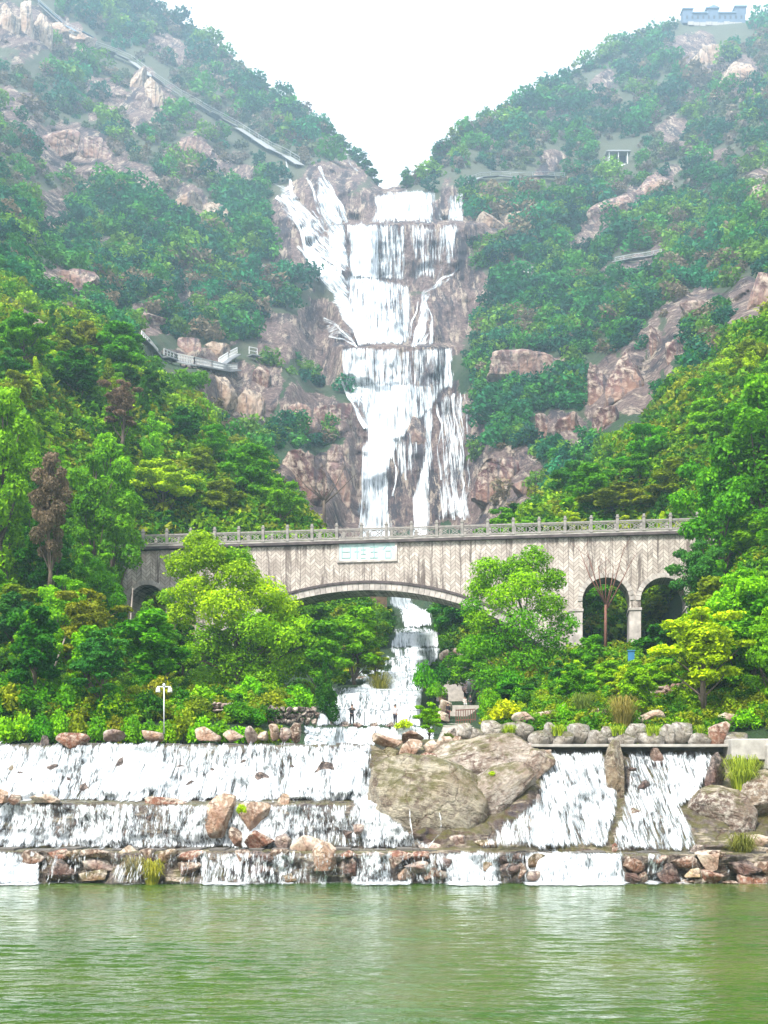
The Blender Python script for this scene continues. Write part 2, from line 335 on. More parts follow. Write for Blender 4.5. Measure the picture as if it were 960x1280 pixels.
D0 = np.zeros((len(GY), len(GX)))
for j, px in enumerate(GX):
    i = min(max(np.searchsorted(keys, px) - 1, 0), len(keys) - 2); t = (px - keys[i]) / (keys[i + 1] - keys[i]); t = min(max(t, 0), 1); t = t * t * (3 - 2 * t)
    D0[:, j] = tab[i] * (1 - t) + tab[i + 1] * t
PX, PY = np.meshgrid(GX, GY)
SK = skyline(PX); above = PY < SK
# along the ridge line the ground rolls over and runs back
Dsk = np.array([np.interp(skyline(px), GY[::-1], D0[::-1, j]) for j, px in enumerate(GX)])[None, :].repeat(len(GY), 0)
X0 = (PX - 480) / F * D0; Z0 = H + (HY - PY) / F * D0
def rockmask(px, py):
    wx = px + 30 * fbm(px / 30, py / 30, 0, 5, 4); wy = py + 30 * fbm(px / 30, py / 30, 9, 15, 4)
    m = np.zeros_like(px, float)
    for cx, cy, rx, ry, an in ROCKS:
        c, s = math.cos(R(an)), math.sin(R(an)); dx, dy = wx - cx, wy - cy
        q = np.sqrt(((dx * c + dy * s) / rx) ** 2 + ((-dx * s + dy * c) / ry) ** 2)
        m = np.maximum(m, np.clip((1.2 - q) / .5, 0, 1))
    return m
RM = rockmask(PX, PY)
fallzone = np.clip(1 - np.abs(PX - 500) / 95, 0, 1) * (PY < 680)
amp = np.clip((D0 - 76) / 60, 0, 1)
# keep the bridge's own ground calm
big = fbm(X0 / 72, D0 / 140, Z0 / 72, 11, 4); mid = fbm(X0 / 18, D0 / 28, Z0 / 24, 21, 4)
rib = fbm(X0 / 13, 0, Z0 / 48, 31, 5, True); blk = fbm(X0 / 11, D0 / 60, Z0 / 8.5, 41, 4)
far = np.clip((D0 - 165) / 120, 0, 1)
streamz = np.clip(1 - np.abs(PX - 480) / 80, 0, 1) * (PY > 680)
dD = amp * (far * (1 - .8 * (fallzone > 0) * np.minimum(1, fallzone * 3)) * big * 23 + mid * (.8 + 7.5 * far) * (1 - .75 * np.clip(fallzone * 2, 0, 1)) * (1 - streamz))
dD -= RM * far * (rib * 10 + blk * 7 + 3)
DD = D0 + np.where(above, dD[np.clip(np.searchsorted(-GY, -SK[0]), 0, len(GY) - 1), np.arange(len(GX))][None, :], dD)
Dskd = np.array([DD[min(int(np.ceil((962 - skyline(px)) / 3)) - 1, len(GY) - 1), j] for j, px in enumerate(GX)])[None, :]
back = (SK - PY)
DD = np.where(above, Dskd + back * .9, DD)
TX = (PX - 480) / F * DD; TZ = np.where(above, H + (HY - SK) / F * Dskd - .25 * back + 2 * fbm(TX / 20, DD / 20, 0, 3) * np.clip(back / 10, 0, 1), H + (HY - PY) / F * DD); TY = DD
def lut(A, px, py):
    fx = np.clip((np.asarray(px, float) - GX[0]) / 4, 0, len(GX) - 1.001); fy = np.clip((962 - np.asarray(py, float)) / 3, 0, len(GY) - 1.001)
    i, j = fy.astype(int), fx.astype(int); a, b = fy - i, fx - j
    return A[i, j] * (1 - a) * (1 - b) + A[i + 1, j] * a * (1 - b) + A[i, j + 1] * (1 - a) * b + A[i + 1, j + 1] * a * b
def TD(px, py): return lut(TY, px, py)
def T(px, py, off=0):
    """point on the hillside seen in direction px,py, pulled `off` metres towards the viewer"""
    d = TD(px, py) - off
    return np.stack([(np.asarray(px) - 480) / F * d, d, H + (HY - np.asarray(py)) / F * d], -1)
def grid_faces(nr, nc, keep=None):
    idx = np.arange(nr * nc).reshape(nr, nc)
    q = np.stack([idx[:-1, :-1], idx[:-1, 1:], idx[1:, 1:], idx[1:, :-1]], -1)
    return q.reshape(-1, 4) if keep is None else q[keep]
V = np.stack([TX, TY, TZ], -1).reshape(-1, 3)
me = mesh_np('hillside', V, grid_faces(*TX.shape), HILL, {'rock': ('FLOAT', 'POINT', RM)}, smooth=True)
tag(link(bpy.data.objects.new('hillside', me)), kind='structure')

# ------------------------------------------------------------------ lower rock face of ledges, from the lake up to the weir
NX = np.arange(-320, 1281, 2.5); NY = np.arange(1116, 923, -2.0)
NPX, NPY = np.meshgrid(NX, NY)
def prof(pts, py): a = np.array(pts, float)[::-1]; return np.interp(py, a[:, 0], a[:, 1])
pl_ = prof([(1116, 61.8), (1105, 62.4), (1066, 62.9), (1063, 63.0), (1060, 65.6), (1006, 66.6), (1003, 66.8), (1000, 68.6), (931, 71.6), (928, 72.2), (924, 73.4)], NPY)
ps_ = prof([(1116, 61.8), (1105, 62.4), (1066, 62.9), (1063, 63.0), (1060, 64.4), (1000, 67), (940, 71.5), (924, 74.5)], NPY)
pr_ = prof([(1116, 61.8), (1105, 62.4), (1070, 62.9), (1067, 63.0), (1064, 64.6), (1000, 68.6), (938, 72.0), (924, 74.0)], NPY)
def sm(x, a, b): t = np.clip((x - a) / (b - a), 0, 1); return t * t * (3 - 2 * t)
edge = 470 + np.clip((NPY - 960) * .55, 0, 80)
ws = sm(NPX, edge - 12, edge + 12); wr = sm(NPX, 655, 690)
ND = pl_ * (1 - ws) + ps_ * ws * (1 - wr) + pr_ * wr * ws
nx_, nz_ = (NPX - 480) / F * ND, H + (HY - NPY) / F * ND
flatrow = np.minimum(1, np.minimum(np.abs(NPY - 1062) / 5, np.where(ws < .5, np.abs(NPY - 1002) / 5, 1)))
nd = (fbm(nx_ / 2.2, nz_ / 1.6, 0, 51, 4) * 1.0 + fbm(nx_ / .8, nz_ / .7, 3, 61, 3) * .4) * flatrow
nd *= np.clip((NPY - 926) / 14, 0, 1) * np.clip((1112 - NPY) / 8, .3, 1)
NDD = ND + nd
NZ = H + (HY - NPY) / F * NDD
NZ = np.where((ws < .5) | (wr > .5), np.minimum(NZ, np.where(wr > .5, 7.15, 7.38)), NZ)
V = np.stack([(NPX - 480) / F * NDD, NDD, NZ], -1).reshape(-1, 3)
me = mesh_np('rock_face', V, grid_faces(*NPX.shape), BEDROCK, None, smooth=True)
tag(link(bpy.data.objects.new('rock_face', me)), kind='structure')
def lutn(A, px, py):
    fx = np.clip((np.asarray(px, float) - NX[0]) / 2.5, 0, len(NX) - 1.001); fy = np.clip((1116 - np.asarray(py, float)) / 2, 0, len(NY) - 1.001)
    i, j = fy.astype(int), fx.astype(int); a, b = fy - i, fx - j
    return A[i, j] * (1 - a) * (1 - b) + A[i + 1, j] * a * (1 - b) + A[i, j + 1] * (1 - a) * b + A[i + 1, j + 1] * a * b
def ND_(px, py): return lutn(NDD, px, py)

# ------------------------------------------------------------------ lake
xs = np.concatenate([np.linspace(-160, -33, 60), np.linspace(-32, 32, 260), np.linspace(33, 160, 60)]); ys = np.concatenate([np.linspace(-60, 14, 20), np.linspace(15, 36, 430), np.linspace(36.09, 66, 300)])
gx, gy = np.meshgrid(xs, ys)
gz = .004 * fbm(gx / .5, gy / .42, 0, 71, 2); wr_ = random.Random(21)
for _ in range(16):
    lam = wr_.uniform(.42, 1.15); th = wr_.gauss(0, .20); k_ = 2 * math.pi / lam; ph = wr_.uniform(0, 6.28)
    gz = gz + .033 / k_ * np.sin(k_ * (gx * math.sin(th) + gy * math.cos(th)) + ph + 1.2 * vnoise(gx / 3, gy / 3, _, 5))
gz = gz * (.7 + .5 * fbm(gx / 6, gy / 5, 0, 77, 2))
me = mesh_np('lake', np.stack([gx, gy, gz], -1).reshape(-1, 3), grid_faces(*gx.shape), LAKE, smooth=True)
tag(link(bpy.data.objects.new('lake', me)), kind='structure')

# ------------------------------------------------------------------ falling water
def polydist(px, py, poly):
    """signed distance in picture units, positive inside"""
    n = len(poly); d = np.full(px.shape, 1e9); ins = np.zeros(px.shape, bool)
    for i in range(n):
        x1, y1 = poly[i]; x2, y2 = poly[(i + 1) % n]; ex, ey = x2 - x1, y2 - y1
        t = np.clip(((px - x1) * ex + (py - y1) * ey) / (ex * ex + ey * ey + 1e-9), 0, 1)
        d = np.minimum(d, np.hypot(px - x1 - t * ex, py - y1 - t * ey))
        c = ((y1 > py) != (y2 > py)) & (px < (x2 - x1) * (py - y1) / (y2 - y1 + 1e-12) + x1); ins ^= c
    return np.where(ins, d, -d)
class Water:
    def __init__(s): s.V = []; s.F = []; s.a = {'dens': [], 'u': [], 'v': []}; s.n = 0
    def add(s, V, Fq, dens, u, v):
        s.V.append(V); s.F.append(Fq + s.n); s.n += len(V)
        for k, x in zip(('dens', 'u', 'v'), (dens, u, v)): s.a[k].append(x)
    def patch(s, poly, dens, off, depth=TD, step=2.0, soft=7, bulge=.4, seed=0, vs=1.0, ang=0):
        p = np.array(poly, float); x0, y0 = p.min(0) - 4; x1, y1 = p.max(0) + 4
        gx = np.arange(x0, x1 + step, step); gy = np.arange(y0, y1 + step, step); px, py = np.meshgrid(gx, gy)
        sdx = polydist(px + 5 * fbm(px / 14, py / 30, seed, 3, 3), py + 3 * fbm(px / 9, py / 9, seed, 4, 2), poly)
        D = depth(px, py) - off; xw = (px - 480) / F * D; zw = H + (HY - py) / F * D
        D = D - bulge * (fbm(xw / (bulge * 4), zw / (bulge * 7), seed, 8, 3) * .5 + .5)
        Vv = np.stack([(px - 480) / F * D, D, H + (HY - py) / F * D], -1)
        dn = np.clip(sdx / soft, -1, 1); dn = np.where(dn < 0, dn * 1.2, dn * dens)
        keep = (sdx[:-1, :-1] > -4) & (sdx[1:, 1:] > -4)
        ca, sa = math.cos(R(ang)), math.sin(R(ang)); U = xw * ca + zw * sa; Vv2 = -xw * sa + zw * ca
        s.add(Vv.reshape(-1, 3), grid_faces(*px.shape, keep), dn.ravel(), U.ravel(), (Vv2 * vs - .35 * D).ravel())
    def ribbon(s, pts, wd, dens, off, depth=TD, seed=0):
        pts = np.array(pts, float); seg = np.hypot(*np.diff(pts, axis=0).T); L = np.concatenate([[0], np.cumsum(seg)])
        n = max(4, int(L[-1] / 3)); t = np.linspace(0, L[-1], n); cx = np.interp(t, L, pts[:, 0]) + 1.5 * vnoise(t / 14, seed, 0, 2); cy = np.interp(t, L, pts[:, 1])
        wd = np.interp(t, [0, L[-1]], wd) if hasattr(wd, '__len__') else np.full(n, wd)
        wd = wd * (1 + .35 * vnoise(t / 9, seed, 5, 3)); tx, ty = np.gradient(cx), np.gradient(cy); q = np.hypot(tx, ty) + 1e-9; nx, ny = -ty / q, tx / q
        a = np.linspace(-1, 1, 7)[None]; px = cx[:, None] + nx[:, None] * a * wd[:, None] / 2; py = cy[:, None] + ny[:, None] * a * wd[:, None] / 2
        D = depth(px, py) - off; sc = D / F
        Vv = np.stack([(px - 480) / F * D, D, H + (HY - py) / F * D], -1)
        dn = dens * np.clip((1 - np.abs(a)) * 2.2, 0, 1) * np.ones_like(px) - .45 * (np.abs(a) > .9)
        s.add(Vv.reshape(-1, 3), grid_faces(*px.shape), dn.ravel(), (a * wd[:, None] / 2 * sc + seed * 3.1).ravel(), (t[:, None] * sc).ravel())
    def build(s, name, mat):
        me = mesh_np(name, np.concatenate(s.V), np.concatenate(s.F), mat, {k: ('FLOAT', 'POINT', np.concatenate(v)) for k, v in s.a.items()}, smooth=True)
        return tag(link(bpy.data.objects.new(name, me)), kind='structure')
W = Water()
W.patch([(463, 240), (500, 236), (536, 234), (546, 240), (545, 262), (541, 279), (459, 279), (464, 262)], .6, 1.0, seed=1)
W.patch([(549, 246), (558, 242), (557, 280), (546, 280)], .6, 1, seed=2)
W.patch([(556, 240), (582, 238), (581, 279), (557, 279)], .6, 1, seed=3)
W.patch([(430, 277), (475, 277), (478, 300), (476, 352), (437, 350), (434, 310)], .60, 1.1, seed=4)
W.patch([(470, 277), (509, 277), (511, 354), (472, 352)], .56, 1.0, seed=5)
W.patch([(508, 277), (578, 277), (572, 342), (540, 352), (512, 352)], .40, .9, seed=6, soft=10)
W.patch([(550, 278), (568, 278), (572, 300), (568, 338), (555, 330)], .55, 1.0, seed=7, soft=5)
W.patch([(437, 340), (476, 344), (514, 354), (518, 380), (514, 434), (447, 434), (440, 400), (424, 352)], .60, 1.3, seed=8)
W.patch([(425, 433), (570, 433), (567, 488), (430, 488)], .48, 1.2, seed=9, soft=6)
W.patch([(427, 433), (470, 433), (472, 486), (432, 486)], .44, 1.3, seed=19, soft=6)
W.patch([(430, 476), (566, 476), (552, 494), (545, 512), (528, 530), (508, 545), (500, 560), (489, 577), (493, 690), (443, 690), (449, 610), (446, 560), (458, 548), (453, 520), (438, 506)], .62, 1.4, seed=10)
W.patch([(528, 512), (543, 505), (544, 560), (541, 600), (537, 690), (505, 690), (516, 620), (528, 575)], .66, 1.2, seed=11, soft=6)
W.patch([(548, 488), (585, 490), (584, 560), (588, 650), (545, 650), (548, 560)], .34, 1.2, seed=12, soft=8)
W.patch([(490, 545), (530, 520), (532, 560), (520, 590), (495, 600)], .3, 1.0, seed=13)
W.patch([(350, 232), (372, 240), (396, 262), (432, 280), (438, 345), (410, 335), (384, 318), (362, 280), (345, 252)], .44, 1.1, seed=81, soft=10, ang=28)
W.patch([(398, 210), (410, 222), (436, 278), (438, 340), (418, 330), (400, 280), (388, 240)], .60, 1.2, seed=82, soft=8, ang=18)
W.patch([(370, 304), (392, 308), (432, 345), (448, 400), (456, 434), (432, 410), (404, 360), (378, 330)], .66, 1.3, seed=83, soft=8, ang=36)
W.patch([(576, 336), (570, 348), (545, 362), (536, 378), (534, 400), (536, 434), (512, 434), (520, 400), (524, 374), (545, 350)], .55, 1.3, seed=84, soft=6, ang=-24)
W.patch([(432, 486), (470, 486), (470, 540), (456, 540), (442, 515)], .45, 1.2, seed=85, soft=8, ang=20)
W.patch([(404, 396), (428, 408), (446, 424), (446, 434), (412, 426)], .3, 1.2, seed=86, soft=5, ang=45)
for i, (pts, wd, dn) in enumerate([
    ([(357, 198), (361, 222), (368, 250), (376, 268)], 9, .6), ([(342, 228), (356, 236), (368, 232)], 7, .4),
    ([(345, 246), (360, 258), (372, 280), (380, 310), (388, 330)], 7, .75), ([(352, 244), (372, 256), (386, 276), (392, 310)], 6, .6), ([(362, 262), (378, 285), (384, 318)], 5, .6),
    ([(398, 208), (408, 226), (420, 250), (430, 276)], (7, 14), .8), ([(384, 222), (392, 240), (398, 262), (404, 276)], 6, .6), ([(402, 240), (414, 262), (418, 278)], 7, .6), ([(410, 236), (424, 256), (434, 278)], 9, .8),
    ([(403, 272), (404, 300), (409, 340)], 7, .6), ([(420, 276), (422, 300), (424, 345)], 7, .7), ([(396, 276), (401, 300), (404, 318)], 5, .5), ([(412, 276), (413, 310), (414, 330)], 4, .5),
    ([(371, 308), (392, 330), (415, 352), (432, 378), (443, 402), (452, 430)], (6, 14), .85), ([(384, 308), (404, 326), (422, 346), (436, 366)], (5, 9), .7), ([(378, 318), (400, 345), (420, 372), (436, 402)], 6, .6),
    ([(392, 312), (410, 324), (432, 338)], 5, .6), ([(374, 322), (388, 342), (398, 352)], 4, .5), ([(405, 398), (422, 408), (440, 424), (446, 434)], 9, .5), ([(412, 420), (430, 424), (446, 432)], 6, .6),
    ([(574, 334), (566, 342), (552, 347), (543, 358), (532, 366), (529, 380), (532, 396), (522, 414), (516, 434)], (6, 16), .6), ([(552, 336), (545, 350), (538, 360)], 5, .6), ([(531, 368), (540, 400), (538, 432)], 7, .55),
    ([(424, 472), (434, 490), (446, 512), (456, 535)], (6, 10), .8), ([(430, 488), (444, 500), (460, 520)], 8, .7),
    ([(552, 500), (553, 540), (556, 580), (558, 640)], 6, .6), ([(566, 492), (568, 530), (562, 570), (566, 610), (568, 650)], 5, .55), ([(576, 496), (574, 530), (580, 570), (578, 610), (580, 650)], 5, .55), ([(584, 500), (584, 540), (586, 590), (582, 640)], 3, .5), ([(545, 505), (552, 530), (548, 560), (552, 600)], 6, .6),
    ([(492, 562), (494, 590), (492, 620)], 5, .6), ([(504, 556), (505, 580), (508, 600)], 4, .5), ([(522, 376), (516, 400), (512, 430)], 5, .5),
    ([(430, 178), (436, 200), (446, 214)], 4, .4), ([(570, 600), (564, 640)], 3, .5), ([(420, 445), (418, 470), (426, 486)], 6, .4)]):
    W.ribbon(pts, tuple(.8 * q for q in wd) if hasattr(wd, '__len__') else wd * .75, dn * .75, 1.8, seed=i)
W.build('waterfall', FALLS)
W = Water()
W.patch([(478, 735), (516, 735), (516, 752), (540, 760), (542, 786), (500, 786), (496, 765), (484, 755)], .7, .5, seed=21)
W.patch([(492, 788), (548, 788), (552, 812), (486, 812)], .75, .5, seed=22, soft=4)
W.patch([(486, 806), (552, 806), (552, 824), (540, 835), (530, 868), (528, 884), (528, 909), (392, 909), (398, 884), (404, 868), (432, 862), (452, 850), (478, 838), (495, 826)], .62, .35, seed=23, soft=5)
W.patch([(378, 906), (545, 906), (545, 948), (378, 948)], .6, .3, seed=24, soft=4)
for a, b, c, d in ((405, 530, 870, 862), (430, 530, 846, 838), (480, 545, 826, 820), (490, 548, 790, 786)):
    W.patch([(a, d - 3), (b, d - 3), (b, c + 8), (a, c + 8)], .4, .45, seed=a, soft=3)
W.build('stream', CASC)
W = Water()
nb = dict(depth=ND_, bulge=.5)
W.patch([(-320, 928), (466, 928), (470, 960), (480, 985), (475, 1004), (-320, 1004)], .58, .22, seed=31, **nb, soft=6)
W.patch([(-320, 926), (462, 926), (464, 940), (-320, 940)], .34, .2, seed=39, **nb, soft=5)
W.patch([(120, 950), (215, 950), (240, 985), (250, 1002), (105, 1002)], .72, .4, seed=32, **nb, soft=18)
W.patch([(425, 945), (462, 945), (470, 990), (450, 1003), (385, 1003)], .72, .4, seed=33, **nb, soft=16)
W.patch([(-320, 1003), (470, 1003), (478, 1003), (505, 1030), (540, 1062), (-320, 1062)], .50, .2, seed=34, **nb, soft=5)
W.patch([(-320, 1030), (240, 1034), (245, 1062), (-320, 1062)], .66, .36, seed=35, **nb, soft=14)
W.patch([(430, 985), (478, 985), (500, 1020), (535, 1060), (420, 1060), (440, 1030)], .66, .4, seed=36, **nb, soft=16)
for i, (a, b, dn) in enumerate([(-320, 50, .95), (96, 104, .3), (140, 150, .6), (246, 312, .62), (336, 372, .6), (348, 392, .5), (438, 495, .75), (492, 512, .4), (556, 628, .8), (628, 662, .45), (655, 782, .95), (804, 830, .7), (905, 912, .7), (540, 560, .5)]):
    W.patch([(a, 1062), (b, 1062), (b + 3, 1108), (a - 3, 1108)], dn * .68, .22, seed=40 + i, **nb, soft=6)
W.patch([(-320, 1085), (50, 1075), (52, 1108), (-320, 1108)], 1, .6, seed=66, **nb, soft=10)
W.patch([(684, 936), (757, 936), (768, 960), (776, 1000), (762, 1062), (655, 1062), (662, 1012), (668, 985), (674, 955)], .54, .28, seed=61, **nb, soft=8)
W.patch([(650, 1004), (680, 985), (700, 1062), (585, 1064), (612, 1040)], .46, 1.5, seed=62, **nb, soft=12)
W.patch([(700, 940), (757, 940), (772, 1000), (764, 1062), (690, 1062), (690, 1000)], .38, .6, seed=67, **nb, soft=14)
W.patch([(780, 936), (905, 936), (900, 952), (884, 965), (878, 1000), (855, 1008), (870, 1035), (880, 1066), (760, 1066), (774, 1000), (781, 960)], .54, .28, seed=63, **nb, soft=8)
W.patch([(778, 936), (815, 936), (812, 968), (780, 965)], .35, .26, seed=64, **nb, soft=5)
for i, (pts, wd, dn) in enumerate([([(542, 952), (520, 975), (512, 1010), (515, 1048)], 3, .55), ([(570, 945), (556, 975), (548, 1010), (552, 1040), (535, 1058)], 3, .6), ([(560, 942), (545, 965), (530, 982)], 3, .5)]):
    W.ribbon(pts, wd * .6, dn * .7, .5, depth=lambda a, b: ND_(a, b) - 1.2, seed=70 + i)
for i, (a, b, dn) in enumerate([(50, 250, .24), (312, 440, .30), (495, 560, .30), (628, 662, .34), (780, 960, .12)]):
    W.patch([(a, 1064), (b, 1064), (b, 1107), (a, 1107)], dn, 1.15, seed=90 + i, depth=ND_, bulge=.3, soft=4)
# churned foam where the water lands
fx, fy = np.meshgrid(np.arange(-52, 52, .14), np.arange(58.6, 62.9, .12))
fpx = 480 + fx / fy * F; act = np.zeros_like(fx)
for a, b, g in [(-400, 55, 1), (245, 315, .9), (340, 375, .6), (436, 520, .9), (552, 632, 1), (650, 790, 1.15), (800, 834, .7)]: act = np.maximum(act, g * np.clip(np.minimum(fpx - a, b - fpx) / 12, 0, 1))
act = np.maximum(act, .25); dn = act * np.clip((fy - 59.0) / 3.0, 0, 1) ** 1.3 * 1.1 - .35 * (fy < 59.6)
fz = .05 + .10 * act * np.clip((fy - 60.8) / 1.6, 0, 1) * (.6 + fbm(fx / .5, fy / .4, 0, 33, 3))
W.add(np.stack([fx, fy, fz], -1).reshape(-1, 3), grid_faces(*fx.shape), dn.ravel(), (fx * .45).ravel(), (fy * 2.2).ravel())
W.build('cascade', CASC)
# ------------------------------------------------------------------ boulders
from functools import lru_cache
def ico(sub):
    bm = bmesh.new(); bmesh.ops.create_icosphere(bm, subdivisions=sub, radius=1)
    v = np.array([x.co[:] for x in bm.verts]); f = np.array([[a.index for a in q.verts] for q in bm.faces]); bm.free(); return v, f
ICO = {k: ico(k) for k in (3, 4, 5)}
def boulder_mesh(seed, size, sub=4, blocky=.5, rough=.06, mat=None, cut=(.40, .80), smooth=False):
    r = np.random.default_rng(seed); v, f = ICO[sub]; v = v.copy()
    if blocky: v = v / (np.abs(v) ** 4).sum(1, keepdims=True) ** (.25 * blocky)
    for _ in range(int(8 + 4 * blocky)):
        n = r.normal(size=3); n /= np.linalg.norm(n); d = r.uniform(*cut); p = v @ n
        v = v - np.maximum(p - d, 0)[:, None] * n[None] * .99
    s = seed * 1.7
    v = v * (1 + rough * 1.6 * fbm(v[:, 0] * 1.3 + s, v[:, 1] * 1.3, v[:, 2] * 1.3, 3, 3)[:, None] + rough * .6 * fbm(v[:, 0] * 5 + s, v[:, 1] * 5, v[:, 2] * 5, 9, 3, True)[:, None])
    v = v * (np.array(size) / 2)[None] / np.abs(v).max(0)[None]
    return mesh_np('boulder', v, f, mat, smooth=smooth)
def boulder(px0, py0, px1, py1, D, label, col=(.36, .27, .21), cat='boulder', group=None, mat=None, name='boulder', seed=None, blocky=.5, rot=0, depth=.9, sub=4, rough=.06, cut=(.40, .80)):
    """boulder filling the picture box at distance D (front face about D)"""
    seed = seed or int(px0 * 3 + py0 * 7) + 5; wd = (px1 - px0) / F * D; ht = (py1 - py0) / F * D
    dp = depth * min(wd, ht * 1.6); c = P((px0 + px1) / 2, (py0 + py1) / 2, D + dp * .35)
    m = boulder_mesh(seed, (wd * 1.04, dp, ht * 1.06), sub, blocky, rough, mat or ROCK, cut)
    o = link(bpy.data.objects.new(name, m)); o.location = c; o.rotation_euler = (0, R(rot), 0); o.color = (*col, 1)
    return tag(o, label, cat, group)
PINK = (.50, .36, .25); CREAM = (.68, .59, .46); BROWN = (.20, .13, .09); DARK = (.07, .05, .045); GREY = (.36, .31, .29); RED = (.30, .13, .08); OLIVE = (.17, .14, .06)
B = boulder
B(247, 984, 296, 1048, 65.0, 'tall cracked pinkish boulder on the middle ledge, left one of the large pair', PINK, sub=5, seed=11)
B(296, 1003, 342, 1040, 65.2, 'pink rounded boulder on the middle ledge, right half of the large pair with moss between', PINK, seed=12, sub=5)
B(306, 1034, 344, 1063, 64.2, 'dark red wet rock wedged under the right half of the large boulder pair', RED, seed=13)
B(286, 1034, 306, 1062, 64.0, 'small brown rock at the foot of the large pair of pinkish boulders', BROWN, seed=14)
B(347, 991, 366, 1008, 66.5, 'small pointed tan rock standing on the middle ledge behind the big boulder pair', PINK, seed=15)
B(171, 996, 234, 1008, 66.4, 'long flat reddish rock lying on the lip of the middle ledge', RED, seed=16, depth=.5)
B(38, 993, 84, 1008, 66.4, 'low cream rock on the lip of the middle ledge at the far left', CREAM, seed=17)
B(-8, 985, 14, 1008, 66.3, 'tan rock on the middle ledge cut off by the left edge of the photo', PINK, seed=18)
B(6, 993, 26, 1006, 66.0, 'small dark rock on the middle ledge near the left edge', BROWN, seed=19)
B(74, 917, 114, 946, 71.0, 'square reddish brown block on the crest of the top weir', RED, blocky=1, seed=20)
B(46, 920, 62, 960, 71.2, 'dark upright rock splitting the flow under the top weir at the left', DARK, mat=WETROCK, seed=21)
B(8, 955, 20, 985, 69.6, 'thin olive rock standing in the falls at the left edge', OLIVE, mat=WETROCK, seed=22)
B(388, 953, 424, 1005, 69.4, 'dark wet rock hump showing through the top falls, left of the mossy dome', DARK, mat=WETROCK, seed=23, sub=5)
B(362, 1035, 404, 1082, 63.3, 'smooth cream boulder straddling the lowest ledge beside the striped boulder', CREAM, seed=24, blocky=.3, sub=5)
B(389, 1053, 431, 1101, 62.4, 'large striped tan boulder at the waterline right of the smooth cream one', PINK, seed=25, sub=5)
B(427, 1070, 456, 1101, 62.3, 'dark wet boulder at the waterline leaning on the large striped boulder', DARK, mat=WETROCK, seed=26)
B(342, 1042, 365, 1064, 64.2, 'purplish rock on the lowest ledge left of the smooth cream boulder', GREY, seed=27)
B(437, 1026, 455, 1042, 64.9, 'small grey rock in the white water below the middle ledge', GREY, seed=28)
B(428, 1036, 440, 1048, 64.9, 'tiny dark rock in the white water below the middle ledge', DARK, mat=WETROCK, seed=29)
B(462, 916, 503, 936, 71.4, 'pale pink square block at the right end of the top weir', PINK, blocky=1, seed=30)
B(500, 912, 530, 930, 73.0, 'brown rounded rock behind the pale pink block at the weir end', BROWN, seed=31)
B(469, 933, 505, 976, 70.6, 'round mossy boulder under the pale pink block beside the falls', OLIVE, mat=MOSSROCK, seed=32, blocky=.2)
B(498, 924, 530, 950, 70.9, 'reddish pink rock right of the pale pink block at the weir end', PINK, seed=33)
B(455, 948, 470, 975, 70.6, 'dark wet rock between the top falls and the round mossy boulder', DARK, mat=WETROCK, seed=34)
B(519, 938, 546, 952, 69.6, 'flat dark red rock on top of the mossy dome', RED, seed=35)
B(526, 924, 548, 942, 71.4, 'cream striped stone above the dark red rock on the dome', CREAM, seed=36)
B(546, 921, 566, 940, 71.8, 'tan cracked stone at the foot of the stone steps', CREAM, seed=37)
B(562, 920, 584, 938, 72.2, 'orange tan stone at the foot of the stone steps', PINK, seed=38)
# three big slabs of living rock
def slab(cx, cy, rx, ry, D, dep, rot, label, col, mat, seed, blocky=.35, tiltx=0):
    m = boulder_mesh(seed, (2 * rx / F * D, dep, 2 * ry / F * D), 5, blocky, .09, SLABROCK if mat == ROCK else mat, (.66, .97), True)
    o = link(bpy.data.objects.new('rock_slab', m)); o.location = P(cx, cy, D + dep * .3); o.rotation_euler = (R(tiltx), R(rot), 0); o.color = (*col, 1)
    return tag(o, label, 'rock slab')
slab(530, 1007, 82, 66, 66.2, 5.0, 14, 'big mossy olive dome of rock with thin trickles running down it', (.38, .34, .27), MOSSROCK, 101, .25, -18)
slab(598, 962, 84, 42, 69.8, 4.4, -10, 'pale pinkish cracked slab between the mossy dome and the stone parapet', (.52, .44, .38), ROCK, 102, .5, -20)
slab(592, 1022, 100, 44, 67.0, 4.0, -36, 'grey tilted slab below the pale cracked slab, left of the right hand falls', (.44, .38, .33), SLABROCK, 103, .5, -18)
slab(668, 962, 22, 34, 69.8, 3.0, 32, 'narrow pale slab along the left side of the right hand falls', (.46, .37, .31), ROCK, 104, .6, -12)
slab(768, 975, 15, 52, 69.4, 2.2, 6, 'narrow brown rock rib dividing the right hand falls', (.26, .2, .14), MOSSROCK, 106, .5, -14)
slab(792, 1026, 17, 24, 66.9, 1.6, 28, 'reddish grey rock slab bare in the middle of the right hand falls', (.33, .22, .18), ROCK, 107, .5, -14)
slab(900, 1024, 46, 42, 67.0, 4.0, 12, 'broad grey brown slab on the right of the falls', (.27, .2, .165), ROCK, 108, .45, -14)
slab(946, 1002, 34, 40, 67.8, 4.0, 0, 'beige stained slab at the right edge under the tall grass', (.44, .34, .25), ROCK, 109, .45, -12)
slab(1010, 990, 50, 70, 67.8, 4.0, 0, 'beige rock wall beyond the right edge of the photo', (.44, .34, .25), ROCK, 110, .45, -12)
B(798, 974, 814, 988, 68.6, 'small dark rock in the upper right hand falls', DARK, mat=WETROCK)
B(812, 934, 830, 962, 70.9, 'brown rock under the concrete lip splitting the right hand falls', BROWN, mat=WETROCK)
B(882, 938, 908, 992, 68.6, 'dark wet rock at the right side of the falls below the lip', DARK, mat=WETROCK, sub=5)
B(784, 958, 796, 964, 69.5, 'tiny dark rock at the head of the right hand falls', DARK, mat=WETROCK)
B(668, 993, 676, 1014, 67.0, 'slim grey rock at the left rim of the right hand falls', GREY)
